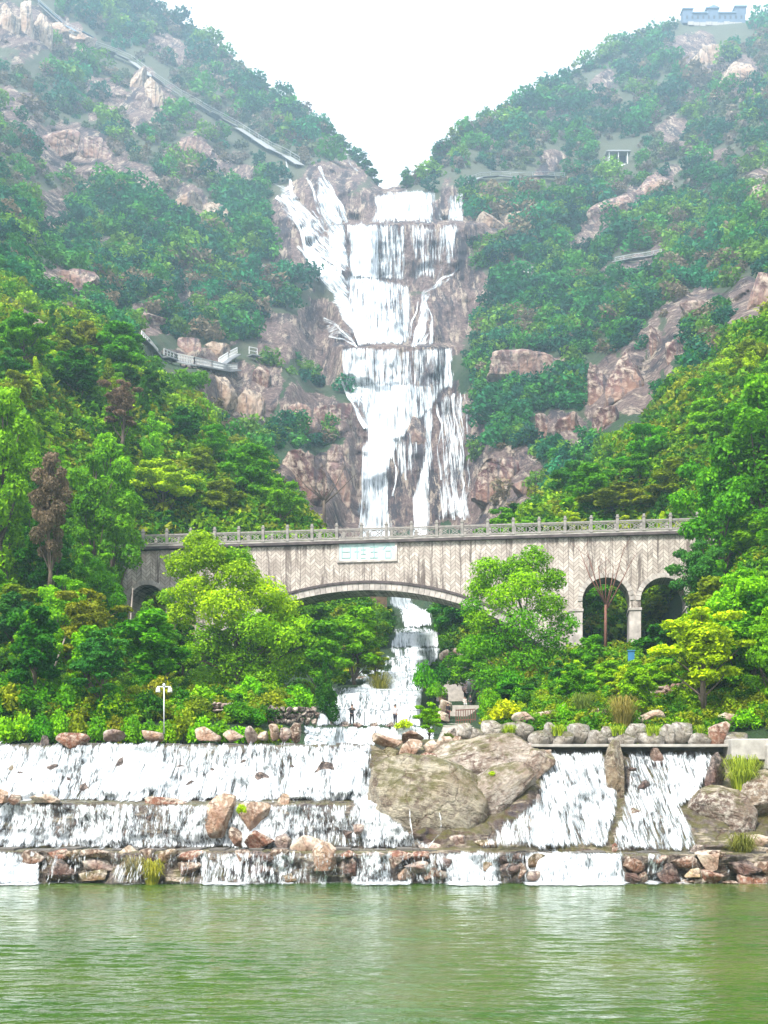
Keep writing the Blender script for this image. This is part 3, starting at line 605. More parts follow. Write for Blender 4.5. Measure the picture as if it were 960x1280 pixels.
B(762, 1054, 772, 1066, 64.2, 'small reddish rock at the bottom of the right hand falls', RED)
B(868, 1057, 908, 1090, 62.2, 'big cream boulder with brown cracks on the right end of the lowest ledge', CREAM, sub=5, seed=140)
B(852, 1085, 878, 1100, 61.8, 'yellowish cream stone below the big cream boulder', (.62, .5, .3), seed=141)
B(905, 1063, 918, 1076, 62.8, 'small pink stone right of the big cream boulder', PINK)
B(148, 1052, 176, 1086, 62.6, 'pointed pale cream rock above the yellow grass at the waterline', CREAM, seed=142)
B(198, 1094, 234, 1106, 61.6, 'flat cream rock at the water edge beside the yellow grass', CREAM, depth=1.2)
B(932, 1038, 962, 1062, 64.2, 'white and brown cracked stone at the right edge under the olive bush', CREAM)
B(925, 1058, 965, 1068, 63.4, 'long flat white stone at the right edge of the lowest ledge', CREAM, depth=.5)
row = [(26, 1064, 58, 1084, BROWN), (55, 1075, 98, 1101, DARK), (60, 1062, 84, 1074, RED), (84, 1063, 104, 1078, OLIVE), (103, 1071, 146, 1089, GREY), (100, 1062, 148, 1071, BROWN), (97, 1088, 140, 1102, OLIVE), (148, 1080, 200, 1104, OLIVE),
       (196, 1062, 222, 1078, OLIVE), (220, 1076, 250, 1093, BROWN), (222, 1062, 256, 1075, RED), (176, 1062, 198, 1080, BROWN), (296, 1063, 318, 1080, BROWN), (312, 1064, 342, 1078, DARK), (310, 1078, 342, 1099, DARK), (355, 1090, 370, 1104, OLIVE), (340, 1062, 362, 1074, BROWN),
       (428, 1064, 445, 1073, RED), (488, 1064, 520, 1074, RED), (518, 1064, 540, 1076, RED), (486, 1073, 500, 1086, BROWN), (506, 1075, 534, 1090, GREY), (496, 1085, 514, 1102, PINK), (540, 1067, 562, 1086, DARK), (530, 1086, 560, 1102, BROWN), (452, 1066, 484, 1080, GREY),
       (606, 1070, 618, 1090, OLIVE), (622, 1068, 635, 1080, DARK), (638, 1067, 653, 1080, DARK), (627, 1080, 648, 1099, DARK), (648, 1080, 657, 1098, BROWN), (658, 1068, 680, 1086, OLIVE), (660, 1090, 680, 1105, GREY),
       (778, 1070, 806, 1090, BROWN), (772, 1087, 802, 1106, DARK), (800, 1088, 808, 1104, BROWN), (806, 1070, 834, 1080, RED), (822, 1080, 850, 1104, DARK), (834, 1070, 868, 1084, BROWN), (850, 1098, 884, 1108, BROWN), (876, 1088, 904, 1108, RED), (842, 1102, 866, 1112, GREY),
       (907, 1074, 948, 1094, DARK), (922, 1090, 954, 1109, RED), (944, 1072, 975, 1094, BROWN), (900, 1100, 926, 1111, BROWN), (950, 1092, 985, 1110, BROWN), (885, 1064, 906, 1074, BROWN), (985, 1068, 1030, 1108, BROWN), (1030, 1068, 1080, 1108, GREY), (1080, 1066, 1150, 1108, BROWN)]
cn = {BROWN: 'brown', DARK: 'blackish', RED: 'reddish brown', OLIVE: 'olive stained', GREY: 'grey', PINK: 'pinkish', CREAM: 'cream'}
pos = ['at the far left', 'below the left half of the ledges', 'near the big boulder pair', 'left of the mossy dome', 'under the mossy dome', 'under the tilted grey slab', 'between dome and right hand falls', 'right of the right hand falls', 'below the big cream boulder', 'at the right edge']
cnt = {}
for i, (a, b, c, d, col) in enumerate(sorted(row, key=lambda r: r[0])):
    mid_ = (a + c) / 2; z = pos[0] if mid_ < 80 else pos[1] if mid_ < 260 else pos[2] if mid_ < 350 else pos[3] if mid_ < 480 else pos[4] if mid_ < 570 else pos[6] if mid_ < 690 else pos[7] if mid_ < 850 else pos[8] if mid_ < 920 else pos[9]
    key = (cn[col], z); cnt[key] = cnt.get(key, 0) + 1
    nth = {1: 'first', 2: 'second', 3: 'third', 4: 'fourth'}[cnt[key]]
    lv = 'rock tucked under the ledge' if b < 1072 else 'rock touching the lake'; key = key + (lv,); cnt[key] = cnt.get(key, 0) + 1; nth = {1: 'first', 2: 'second', 3: 'third', 4: 'fourth'}[cnt[key]]
    B(a - 2, b - 1, c + 2, d + 1, 62.3 if b < 1072 else 61.9, f'{nth} {cn[col]} {lv} {z}', col, 'rock', 'rocks lining the lowest ledge at the waterline', mat=WETROCK if col in (DARK,) else ROCK, blocky=.75, seed=300 + i, sub=3, name='rock')
rk_ = random.Random(12); spots_ = [(66, 965), (88, 978), (30, 948), (22, 972), (106, 990), (150, 960), (228, 962), (236, 985), (262, 968), (300, 960), (330, 976), (365, 962), (70, 1040), (150, 1050), (186, 1022), (210, 1044), (58, 1052), (98, 1026), (355, 1026), (385, 1020), (478, 1020), (495, 1040)]
for i, (cx, cy) in enumerate(sorted(spots_)):
    a, b = rk_.uniform(5, 11), rk_.uniform(6, 14); D = float(ND_(cx, cy)) - .25
    B(cx - a, cy - b, cx + a, cy + b, D, f'small dark wet rock breaking the white left falls {"below" if cy > 1003 else "above"} the middle ledge', DARK, 'rock', 'dark rocks in the left falls', mat=WETROCK, seed=700 + i, sub=3, rot=rk_.uniform(-20, 20), name='rock', depth=.6)
for i, (a, b, c, d, D, col, lab) in enumerate([(556, 1044, 590, 1066, 64.6, GREY, 'grey wedge rock where dome and tilted slab meet the ledge'), (590, 1050, 622, 1066, 64.4, OLIVE, 'olive stained rock under the tilted slab'), (520, 1052, 552, 1066, 64.4, GREY, 'flat grey rock at the foot of the mossy dome'), (668, 934, 690, 950, 70.6, CREAM, 'cream rock at the left end of the concrete lip'),
        (650, 926, 672, 944, 71.2, GREY, 'grey rock under the first parapet stones'), (860, 1056, 880, 1072, 63.6, GREY, 'grey rock where the right falls end'), (905, 1040, 935, 1064, 65.2, GREY, 'grey rock under the broad slab at the right')]):
    B(a, b, c, d, D, lab, col, 'rock', None, seed=760 + i, sub=4, name='rock')
# crags standing out of the mountain sides
CR = [(-6, -8, 24, 66, 'tall cream'), (22, -4, 44, 74, 'second tall cream'), (40, 14, 64, 84, 'third tall cream'), (58, 26, 92, 52, 'pale overhung'), (86, 38, 116, 62, 'lower pale overhung'), (160, 82, 182, 132, 'bright upright'), (181, 98, 209, 156, 'streaked upright'), (40, 168, 100, 206, 'wide brown'), (96, 176, 140, 214, 'low mauve'),
      (214, 243, 252, 272, 'small striped'), (250, 254, 282, 302, 'leaning tan'), (222, 176, 262, 208, 'pinkish tilted'), (10, 388, 66, 430, 'pale streaked'), (60, 335, 120, 372, 'sloping mauve'), (150, 388, 205, 408, 'low pinkish'), (218, 424, 252, 452, 'brown rounded'), (254, 430, 288, 454, 'pale topped'), (258, 470, 296, 530, 'broken cream'), (286, 478, 330, 545, 'second broken cream'), (316, 460, 342, 502, 'dark grooved'),
      (340, 505, 400, 545, 'slanting grey'), (352, 568, 408, 660, 'dark slate'), (400, 560, 446, 660, 'smooth grey'), (380, 505, 440, 560, 'purple grey'), (728, 452, 760, 548, 'tall purple'), (756, 438, 814, 532, 'massive purple'), (742, 510, 772, 556, 'split purple'), (811, 406, 828, 462, 'slim upright'), (833, 412, 853, 482, 'second slim upright'), (666, 518, 697, 562, 'overhanging dark'), (695, 512, 730, 556, 'short dark'),
      (592, 264, 630, 296, 'flat tan'), (626, 262, 662, 292, 'second flat tan'), (612, 442, 700, 482, 'low reddish'), (858, 58, 902, 98, 'pale summit'), (896, 78, 946, 128, 'striped summit'), (936, 232, 966, 284, 'grey edge'), (850, 378, 908, 414, 'broad reddish'), (930, 345, 968, 418, 'tilted mauve'), (590, 575, 650, 655, 'dark blue grey'), (640, 590, 690, 640, 'reddish grey'), (735, 250, 790, 290, 'lower slanted'), (785, 220, 840, 262, 'upper slanted'), (505, 520, 532, 575, 'wet central')]
for i, (a, b, c, d, lab) in enumerate(CR):
    cx, cy = (a + c) / 2, (b + d) / 2; D = float(TD(cx, cy)); wd = (c - a) / F * D; ht = (d - b) / F * D; dp = min(wd, ht) * .9
    col = {'c': (.62, .50, .38), 'p': (.34, .22, .21)}['c' if any(k in lab for k in ('cream', 'pale', 'bright', 'tan', 'striped', 'streaked')) else 'p']
    if 'dark' in lab or 'slate' in lab or 'wet' in lab: col = (.17, .13, .14)
    if 'purple' in lab or 'slim' in lab or 'dark' in lab: col = (.17, .075, .075)
    m = boulder_mesh(900 + i, (wd * 1.1, dp, ht * 1.08), 5, .9, .12, CLIFF, (.5, .9)); o = link(bpy.data.objects.new('crag', m)); o.location = P(cx, cy, D - dp * .05); o.rotation_euler = (R(-8), R(-34 if 'slanted' in lab else 20 if 'tilted' in lab or 'leaning' in lab else 0), 0); o.color = (*col, 1)
    side = 'left' if cx < 440 else 'right'; hgt_ = 'upper' if cy < 220 else 'middle' if cy < 420 else 'lower'
    if 'wet' in lab: side, hgt_ = 'rock face inside the', 'falls, behind the'
    tag(o, f'{lab} crag on the {hgt_} {side} mountainside' if 'wet' not in lab else f'{lab} crag between the strands of the lower waterfall', 'crag')
# parapet stones on the right bank
par = [(574, 905, 589, 921, 'white rounded', .66), (587, 912, 606, 923, 'low grey', .40), (604, 901, 626, 922, 'big white squarish', .66), (625, 904, 645, 924, 'pale rectangular', .48), (643, 903, 664, 924, 'peaked grey', .45), (662, 914, 684, 929, 'low square grey', .42), (682, 903, 694, 925, 'narrow upright pale', .5), (693, 915, 714, 930, 'low wide grey', .4),
       (712, 904, 736, 926, 'pentagon shaped pale', .5), (735, 914, 756, 932, 'low notched grey', .42), (752, 909, 764, 926, 'thin upright pale', .5), (762, 917, 792, 932, 'long low grey', .42), (783, 906, 804, 925, 'tall pale', .52), (800, 917, 828, 932, 'second long low grey', .42),
       (825, 906, 842, 926, 'upright cream', .55), (840, 904, 864, 927, 'tall rectangular grey', .45), (862, 918, 890, 932, 'third long low grey', .40), (887, 904, 908, 928, 'rusty brown rounded', 0), (904, 916, 932, 932, 'low grey end', .42)]
for i, (a, b, c, d, lab, g) in enumerate(par):
    B(a - 2.5, b - 1, c + 2.5, d + 4, 71.8 if d > 927 else 72.2, f'{lab} parapet stone on the right bank above the concrete lip', (g * .8, g * .76, g * .7) if g else (.28, .15, .1), 'parapet stone', 'parapet stones along the right bank', mat=PARA if g else ROCK, blocky=1.6, seed=500 + i, sub=3, name='parapet_stone', rough=.04, cut=(.86, .99))
for i, (a, b, c, d) in enumerate([(306, 908, 326, 930), (322, 914, 336, 930), (334, 905, 350, 928), (345, 910, 364, 930), (358, 904, 378, 930), (275, 910, 306, 928), (240, 908, 276, 928), (130, 912, 160, 928), (176, 910, 205, 928)]):
    B(a, b, c, d, 73.2, f'{["grey", "white", "orange streaked", "pale grey", "brown", "flat cream", "long tan", "mottled", "pinkish"][i]} bank stone behind the weir under the azalea hedge', [GREY, CREAM, PINK, GREY, BROWN, CREAM, PINK, GREY, PINK][i], 'bank stone', 'bank stones behind the weir', seed=540 + i, sub=3, blocky=.6, name='bank_stone')
for i, (a, c) in enumerate([(378, 396), (403, 418), (424, 438), (440, 455), (460, 472), (482, 494), (500, 512)]):
    B(a, 902, c, 914, 97, f'dark square stepping stone across the stream, {["first", "second", "third", "fourth", "fifth", "sixth", "seventh"][i]} from the left', (.09, .075, .08), 'stepping stone', 'stepping stones across the stream', seed=560 + i, sub=3, blocky=1, name='stepping_stone', rough=.02)
for i, (a, b, c, d, D, col) in enumerate([(548, 812, 562, 830, 139, CREAM), (560, 808, 575, 822, 141, GREY), (572, 812, 586, 830, 140, CREAM), (586, 806, 600, 822, 142, BROWN), (556, 826, 580, 838, 136, GREY), (480, 826, 500, 848, 126, BROWN), (462, 836, 486, 856, 120, BROWN), (440, 846, 468, 862, 116, BROWN),
        (550, 872, 566, 892, 112, CREAM), (545, 888, 562, 904, 104, CREAM), (548, 866, 560, 880, 124, PINK), (600, 874, 622, 892, 106, GREY), (556, 910, 574, 926, 80, GREY), (665, 888, 700, 902, 81, CREAM), (640, 890, 668, 906, 79, CREAM), (700, 880, 716, 896, 83, RED), (790, 888, 830, 908, 79, CREAM), (893, 890, 925, 912, 78, CREAM), (730, 886, 760, 904, 81, GREY)]):
    B(a, b, c, d, D, f'{["pale rock beside the stream top", "grey rock beside the stream top", "second pale rock above the garden steps", "brown rock above the garden steps", "flat grey rock at the right of the stream", "brown rock where the left bank narrows the stream", "middle brown rock on the left stream bank", "lowest brown rock on the left stream bank", "white rock right of the small leafy tree", "low white rock right of the small leafy tree", "pink rock by the standing people", "grey rock face right of the stairs", "oval grey stone by the foot of the stairs", "long cream ledge rock under the right bank trees", "cream ledge rock at the left of the right bank", "small reddish rock among right bank shrubs", "cream ledge rock in the middle of the right bank", "cream ledge rock near the right edge of the bank", "grey ledge rock between the right bank shrubs"][i]}', col, 'rock', None, seed=600 + i, sub=3, blocky=.6, name='rock')

# ------------------------------------------------------------------ ledges and weirs
def masonry(o): return o
def ledge(x0, x1, pyt, D, dep, hgt, label, mat, cat='weir', name='weir'):
    mb = MB(); a = (x0 - 480) / F * D; b = (x1 - 480) / F * D; z = H + (HY - pyt) / F * D
    n = 56; xs = np.linspace(a, b, n) + np.sin(np.arange(n) * 3.7) * .12
    for i in range(n - 1):
        j = .03 * math.sin(i * 2.3)
        if name == 'weir' and (i * 7) % 5 == 2: continue
        mb.box(((xs[i] + xs[i + 1]) / 2, D + .55 + dep / 2 + j * 4, z - hgt / 2 + .05 * math.sin(i * 5.1)), (xs[i + 1] - xs[i] - .012, dep, hgt))
    return tag(mb.build(name, mat, bevel=.02), label, cat)
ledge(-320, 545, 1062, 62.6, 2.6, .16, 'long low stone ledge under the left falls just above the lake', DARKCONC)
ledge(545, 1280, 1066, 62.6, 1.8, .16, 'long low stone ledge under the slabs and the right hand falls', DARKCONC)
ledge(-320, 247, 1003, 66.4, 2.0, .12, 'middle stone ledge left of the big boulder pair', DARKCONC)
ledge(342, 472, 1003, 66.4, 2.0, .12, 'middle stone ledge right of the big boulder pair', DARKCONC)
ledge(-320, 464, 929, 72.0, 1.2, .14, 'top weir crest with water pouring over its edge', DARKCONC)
lip = empty('concrete_lip', P(790, 932, 71.2), 'long thin concrete lip with a dark shaded underside above the right hand falls', 'concrete lip')
mb = MB(); a, b = P(664, 932, 71.2), P(918, 932, 71.2); mb.box(((a[0] + b[0]) / 2 - lip.location.x, .6, 0), (b[0] - a[0], 1.6, .16)); mb.build('beam', CONC, lip, bevel=.02)
mb = MB(); mb.box(((a[0] + b[0]) / 2 - lip.location.x, 1.3, -.2), (b[0] - a[0] - .2, 1.0, .24)); mb.build('support', DARKCONC, lip)  # dark box under the beam stands in for its shaded underside
mb = MB(); a = P(938, 930, 70.4); mb.box((a[0], a[1] + 1, a[2] - .3), (2.2, 2.2, 1.2)); o = mb.build('concrete_block', CONC, bevel=.06); tag(o, 'pale concrete block at the right end of the lip beside tall grass', 'concrete block')
mb = MB(); a = P(985, 935, 70.0); mb.box((a[0], a[1] + 1, a[2] - .5), (2.4, 2.2, 1.4)); o = mb.build('concrete_block', CONC, bevel=.06); tag(o, 'concrete block just beyond the right edge of the photo', 'concrete block')

# ------------------------------------------------------------------ arch bridge (its right end nearer the viewer)
BX0, BD0, YAW = 1.63, 128.2, math.atan2(-6.2, 44.5)
bc, bs = math.cos(YAW), math.sin(YAW)
def bt(px):                                # distance along the bridge for a picture column
    k = (px - 480) / F; return (k * BD0 - BX0) / (bc - k * bs)
def bz(px, py):                            # height on the bridge face
    D = BD0 + bt(px) * bs; return H + (HY - py) / F * D
bridge = empty('arch_bridge', (BX0, BD0, 0), 'long stone footbridge with one wide arch crossing the gorge below the waterfall', 'bridge', rz=YAW)
BW = 4.0
def bridgemat():
    m, nt, b = newmat('herringbone_stone'); tcn = N(nt, 'TexCoord'); sp = N(nt, 'SeparateXYZ'); nt.links.new(tcn.outputs['Object'], sp.inputs[0])
    Pp = 1.05; u = math_(nt, 'DIVIDE', sp.outputs['X'], Pp); fr = math_(nt, 'ABSOLUTE', math_(nt, 'SUBTRACT', math_(nt, 'FRACT', u), .5))
    zz = math_(nt, 'ADD', math_(nt, 'DIVIDE', sp.outputs['Z'], .40), math_(nt, 'MULTIPLY', fr, 2.6))
    row_ = math_(nt, 'FRACT', zz); e1 = math_(nt, 'ABSOLUTE', math_(nt, 'SUBTRACT', row_, .5))
    seam = math_(nt, 'ABSOLUTE', math_(nt, 'SUBTRACT', math_(nt, 'FRACT', math_(nt, 'MULTIPLY', u, 2)), .5))
    jl = math_(nt, 'MAXIMUM', e1, math_(nt, 'MULTIPLY', seam, .93)); jm = ramp(nt, jl, [(.40, (0, 0, 0)), (.47, (.85, .85, .85))])
    cell = N(nt, 'TexWhiteNoise', noise_dimensions='2D'); cc = N(nt, 'CombineXYZ'); nt.links.new(math_(nt, 'FLOOR', zz), cc.inputs[0]); nt.links.new(math_(nt, 'FLOOR', math_(nt, 'MULTIPLY', u, 2)), cc.inputs[1]); nt.links.new(cc.outputs[0], cell.inputs['Vector'])
    stone = ramp(nt, cell.outputs['Value'], [(0, (.36, .31, .27)), (.5, (.47, .41, .36)), (1, (.58, .52, .46))])
    v = mapping(nt, 'Object', (1, 1, .10)); st = noise(nt, v, 1.05, 6, .7, .3); v2 = mapping(nt, 'Object', (1, 1, 1)); st2 = noise(nt, v2, .25, 5, .6)
    c = mixc(nt, jm, stone, (.085, .07, .068))
    c = mixc(nt, ramp(nt, st, [(.52, (0, 0, 0)), (.60, (.8, .8, .8))]), c, (.07, .05, .045))
    c = mixc(nt, ramp(nt, st2, [(.48, (0, 0, 0)), (.66, (.6, .6, .6))]), c, (.2, .16, .14))
    nt.links.new(c, b.inputs['Base Color']); b.inputs['Roughness'].default_value = .9; bump(nt, b, jm, -.5, .05); return m
HB = bridgemat(); TRIM = plain('bridge_trim', (.40, .36, .33), .85, .45, 1.2, .3); RAIL = plain('bridge_railing', (.25, .23, .21), .8, .35, 2.2, .3); CORN = plain('dark_cornice', (.075, .06, .06), .85, .5, 1.5, .3)  # CORN is a near-black mottled tone for cornice and hood moulding
deckz = 31.25
def decktop(t): return deckz + .004 * t
TL, TR = bt(150), bt(905)
# openings: (left px, right px, crown py, springing py, foot py)
tc_, Rarc = bt(455), 31.0; crown = bz(455, 738)
def arc_z(t): return crown - (Rarc - math.sqrt(max(Rarc ** 2 - (t - tc_) ** 2, 0)))
half = bt(692) - tc_
small = [(bt(728), bt(787), bz(757, 722)), (bt(801), bt(858), bz(828, 722)), (bt(160), bt(207), bz(184, 731)), (bt(243), bt(291), bz(266, 735))]
foot = 12.0
def under(t):
    if abs(t - tc_) < half and arc_z(t) > 15: return arc_z(t)
    for a, b_, z in small:
        if a < t < b_:
            r = (b_ - a) / 2; m_ = (a + b_) / 2; return z - r + math.sqrt(max(r * r - (t - m_) ** 2, 0))
    return foot
ts = sorted(set([TL, TR] + list(np.linspace(TL, TR, 420)) + [x + e for a, b_, _ in small for x in (a, b_) for e in (-.002, .002)] + [tc_ + s * (half + e) for s in (-1, 1) for e in (-.002, .002)]))
mb = MB()
for t0, t1 in zip(ts[:-1], ts[1:]):
    u0, u1 = under(t0 + 1e-4 if t1 - t0 > .01 else t0), under(t1 - 1e-4 if t1 - t0 > .01 else t1); z0, z1 = decktop(t0) - .35, decktop(t1) - .35
    for y in (0, BW):
        q = [(t0, y, u0), (t1, y, u1), (t1, y, z1), (t0, y, z0)]; mb.poly(q if y == 0 else q[::-1])
    mb.poly([(t0, BW, u0), (t1, BW, u1), (t1, 0, u1), (t0, 0, u0)])
mb.build('spandrel_wall', HB, bridge)
# voussoir band of the wide arch, standing proud of the wall
mb = MB(); n = 74; al = math.asin(min(half / Rarc, .999)); cz = crown - Rarc
for i in range(n):
    a0, a1 = [-al + 2 * al * (i + e) / n for e in (.04, .96)]
    if cz + Rarc * math.cos((a0 + a1) / 2) < 15: continue
    ri, ro = Rarc + .02, Rarc + .72
    q = [(tc_ + r * math.sin(a), cz + r * math.cos(a)) for r, a in ((ri, a0), (ri, a1), (ro, a1), (ro, a0))]
    f = [(x, -.10, z) for x, z in q]; bk = [(x, .05, z) for x, z in q]; mb.poly(f)
    for k in range(4): mb.poly([f[k], bk[k], bk[(k + 1) % 4], f[(k + 1) % 4]][::-1])
mb.build('arch_ring', TRIM, bridge)
mb = MB()                                  # dark hood moulding over the ring
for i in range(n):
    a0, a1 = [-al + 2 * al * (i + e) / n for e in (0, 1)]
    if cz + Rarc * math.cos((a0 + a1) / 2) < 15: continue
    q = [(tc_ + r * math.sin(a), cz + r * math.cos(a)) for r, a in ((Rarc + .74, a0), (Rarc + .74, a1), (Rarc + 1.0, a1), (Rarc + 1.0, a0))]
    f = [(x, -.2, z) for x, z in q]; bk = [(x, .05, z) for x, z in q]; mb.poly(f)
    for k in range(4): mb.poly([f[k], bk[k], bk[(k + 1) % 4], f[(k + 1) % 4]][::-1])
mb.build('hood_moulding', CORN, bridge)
for a, b_, z in small:                     # rings of the small arches
    mb = MB(); r = (b_ - a) / 2; m_ = (a + b_) / 2; n2 = 17
    for i in range(n2):
        a0, a1 = [-math.pi / 2 + math.pi * (i + e) / n2 for e in (.05, .95)]
        q = [(m_ + rr * math.sin(x), z - r + rr * math.cos(x)) for rr, x in ((r + .02, a0), (r + .02, a1), (r + .5, a1), (r + .5, a0))]
        f = [(x, -.07, zz) for x, zz in q]; bk = [(x, .03, zz) for x, zz in q]; mb.poly(f)
        for k in range(4): mb.poly([f[k], bk[k], bk[(k + 1) % 4], f[(k + 1) % 4]][::-1])
    mb.build('small_arch_ring', TRIM, bridge)
SANDP = plain('sandy_pier_stone', (.40, .30, .16), .85, .35, 1.5, .4)
for a, b_, lab, mt in ((bt(207), bt(243), 'sandy yellow pier left of the big yellow green tree', SANDP), (bt(291) , bt(300), None, TRIM), (bt(712), bt(728), None, TRIM), (bt(787), bt(801), None, TRIM), (bt(858), bt(872), None, TRIM)):
    mb = MB(); zt = small[0][2] - 3.4
    mb.box(((a + b_) / 2, BW / 2 , (zt + 10) / 2), (b_ - a + .06, BW + .16, zt - 10)); mb.box(((a + b_) / 2, BW / 2, zt + .14), (b_ - a + .24, BW + .34, .28))
    tag(mb.build('pier', mt, bridge, bevel=.04), lab)
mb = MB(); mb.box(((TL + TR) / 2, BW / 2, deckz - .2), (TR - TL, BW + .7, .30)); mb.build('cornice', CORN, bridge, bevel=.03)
mb = MB(); mb.box(((TL + TR) / 2, BW / 2, deckz + .02), (TR - TL, BW + .5, .12)); mb.build('deck', CONC, bridge)
# shallow string course, plaque with four pale characters
pa, pb = bt(424), bt(494); pt, pbm = bz(460, 678), bz(460, 700)
mb = MB(); fw = .22
for c, d in ((((pa + pb) / 2, -.06, pt + fw / 2), (pb - pa + 2 * fw, .16, fw)), (((pa + pb) / 2, -.06, pbm - fw / 2), (pb - pa + 2 * fw, .16, fw)), ((pa - fw / 2, -.06, (pt + pbm) / 2), (fw, .16, pt - pbm)), ((pb + fw / 2, -.06, (pt + pbm) / 2), (fw, .16, pt - pbm))): mb.box(c, d)
plq = MB(); plq.box(((pa + pb) / 2, -.02, (pt + pbm) / 2), (pb - pa, .08, pt - pbm)); PLM = plain('plaque_stone', (.50, .62, .60), .5, .12, 2, 0)
pq = plq.build('name_plaque', PLM, bridge); mb.build('plaque_frame', TRIM, pq)
GLY = plain('plaque_lettering', (.34, .52, .50), .6, .1, 3, 0)
cw = (pb - pa) / 4
strokes = [[(.2, .8, .8, .8), (.2, .8, .2, .15), (.8, .8, .8, .15), (.2, .5, .8, .5), (.2, .15, .8, .15), (.5, .95, .5, .8)],
           [(.1, .8, .45, .8), (.28, .9, .28, .1), (.1, .5, .45, .5), (.55, .85, .9, .85), (.55, .6, .9, .6), (.72, .85, .72, .35), (.55, .35, .9, .35), (.55, .12, .9, .12)],
           [(.2, .75, .8, .75), (.5, .92, .5, .1), (.25, .45, .75, .45), (.2, .12, .8, .12)],
           [(.5, .92, .12, .55), (.5, .92, .88, .55), (.3, .5, .7, .5), (.3, .4, .3, .1), (.7, .4, .7, .1), (.3, .1, .7, .1)]]
for i, st in enumerate(strokes):
    mb = MB(); x0 = pa + cw * i; hgt = pt - pbm
    for x1, z1, x2, z2 in st:
        mb.bar((x0 + cw * x1, -.085, pbm + hgt * z1), (x0 + cw * x2, -.085, pbm + hgt * z2), .05, .11)
    mb.build('plaque_character', GLY, pq)
# balustrade: posts every 2.6 m and a cross braced panel between each pair, both sides
pst = 2.62; RS = 1.14
def post_mesh():
    mb = MB(); mb.box((0, 0, .62), (.30, .30, 1.24)); mb.box((0, 0, 1.27), (.40, .40, .10)); mb.box((0, 0, 1.42), (.24, .24, .22)); mb.box((0, 0, .08), (.38, .38, .16))
    o = mb.build('railing_post', RAIL, bridge, bevel=.03); return o
def panel_mesh():
    mb = MB(); L = pst - .32
    for z, h in ((.95, .13), (.12, .10), (.80, .05)): mb.box((0, 0, z), (L, .14, h))
    for s in (-1, 1):
        for c in (-L / 4, L / 4): mb.bar((c - s * L / 4, 0, .15), (c + s * L / 4, 0, .80), .07, .06)
    for c in (-L / 4, L / 4):
        for a, b_ in (((-.28, .47), (0, .75)), ((0, .75), (.28, .47)), ((.28, .47), (0, .2)), ((0, .2), (-.28, .47))): mb.bar((c + a[0], -.02, a[1]), (c + b_[0], -.02, b_[1]), .06, .05)
    mb.box((0, 0, .47), (.07, .09, .66))
    return mb.build('railing_panel', RAIL, bridge)
p0, q0 = post_mesh(), panel_mesh(); t = TL; k = 0
while t < TR:
    for y in (-.12, BW + .12):
        a = p0 if (k == 0 and y < 0) else link(p0.copy(), bridge); a.location = (t, y, deckz + .08); a.scale = (1, 1, RS)
        b_ = q0 if (k == 0 and y < 0) else link(q0.copy(), bridge); b_.location = (t + pst / 2, y, deckz + .08); b_.scale = (1, 1, RS)
    t += pst; k += 1
# the old pier seen under the arch
mb = MB(); a = P(473, 738, 149); b = P(473, 815, 149); mb.box((a[0], 150, (a[2] + b[2]) / 2), (2.1, 1.6, a[2] - b[2])); mb.box((a[0], 150, a[2] - .2), (2.5, 2.0, .5))
tag(mb.build('masonry_pier', plain('brown_masonry', (.10, .065, .04), .9, .45, 2, .5), bevel=.04), 'square brown masonry pier seen under the wide arch beside the stream', 'pier')
# ------------------------------------------------------------------ trees
def leaf_cloud(lobes, n, size, seed, shell=.35, droop=.0, aspect=1.7, up=.45):
    """n small folded leaf sprays spread through the lobes (cx,cy,cz,rx,ry,rz)"""
    r = np.random.default_rng(seed); L = np.array(lobes, float); wgt = L[:, 3] * L[:, 4] + L[:, 4] * L[:, 5] + L[:, 3] * L[:, 5]; wgt /= wgt.sum()
    k = r.choice(len(L), n, p=wgt); d = r.normal(size=(n, 3)); d[:, 2] += .25; d /= np.linalg.norm(d, axis=1, keepdims=True)
    lump = .82 + .30 * vnoise(d[:, 0] * 2.6 + k * 3.1, d[:, 1] * 2.6, d[:, 2] * 2.6, seed)
    rad = (1 - shell * r.random(n) ** 1.6) * lump
    p = L[k, :3] + d * L[k, 3:] * rad[:, None]
    nrm = d * .7 + r.normal(size=(n, 3)) * .55 + np.array([0, 0, up]); nrm /= np.linalg.norm(nrm, axis=1, keepdims=True)
    t = np.cross(nrm, r.normal(size=(n, 3))); t /= np.linalg.norm(t, axis=1, keepdims=True) + 1e-9; b = np.cross(nrm, t)
    t[:, 2] -= droop
    s = size * (.55 + .9 * r.random(n))[:, None]
    a = p - t * s * .5; c = p + t * s * .5 - nrm * s * .12; e = p + b * s * .5 / aspect - nrm * s * .06; f = p - b * s * .5 / aspect - nrm * s * .06
    V = np.stack([a, e, c, f], 1).reshape(-1, 3); Fq = np.arange(4 * n).reshape(n, 4)
    lt = r.random(len(L)); tint = np.clip(.55 * r.random(n) + .45 * lt[k] + .12 * r.normal(size=n), 0, 1)
    return V, Fq, tint
def crown_mesh(name, lobes, n, size, seed, mat=None, **kw):
    V, Fq, tint = leaf_cloud(lobes, n, size, seed, **kw)
    return mesh_np(name, V, Fq, mat or LEAF, {'tint': ('FLOAT', 'FACE', tint)})
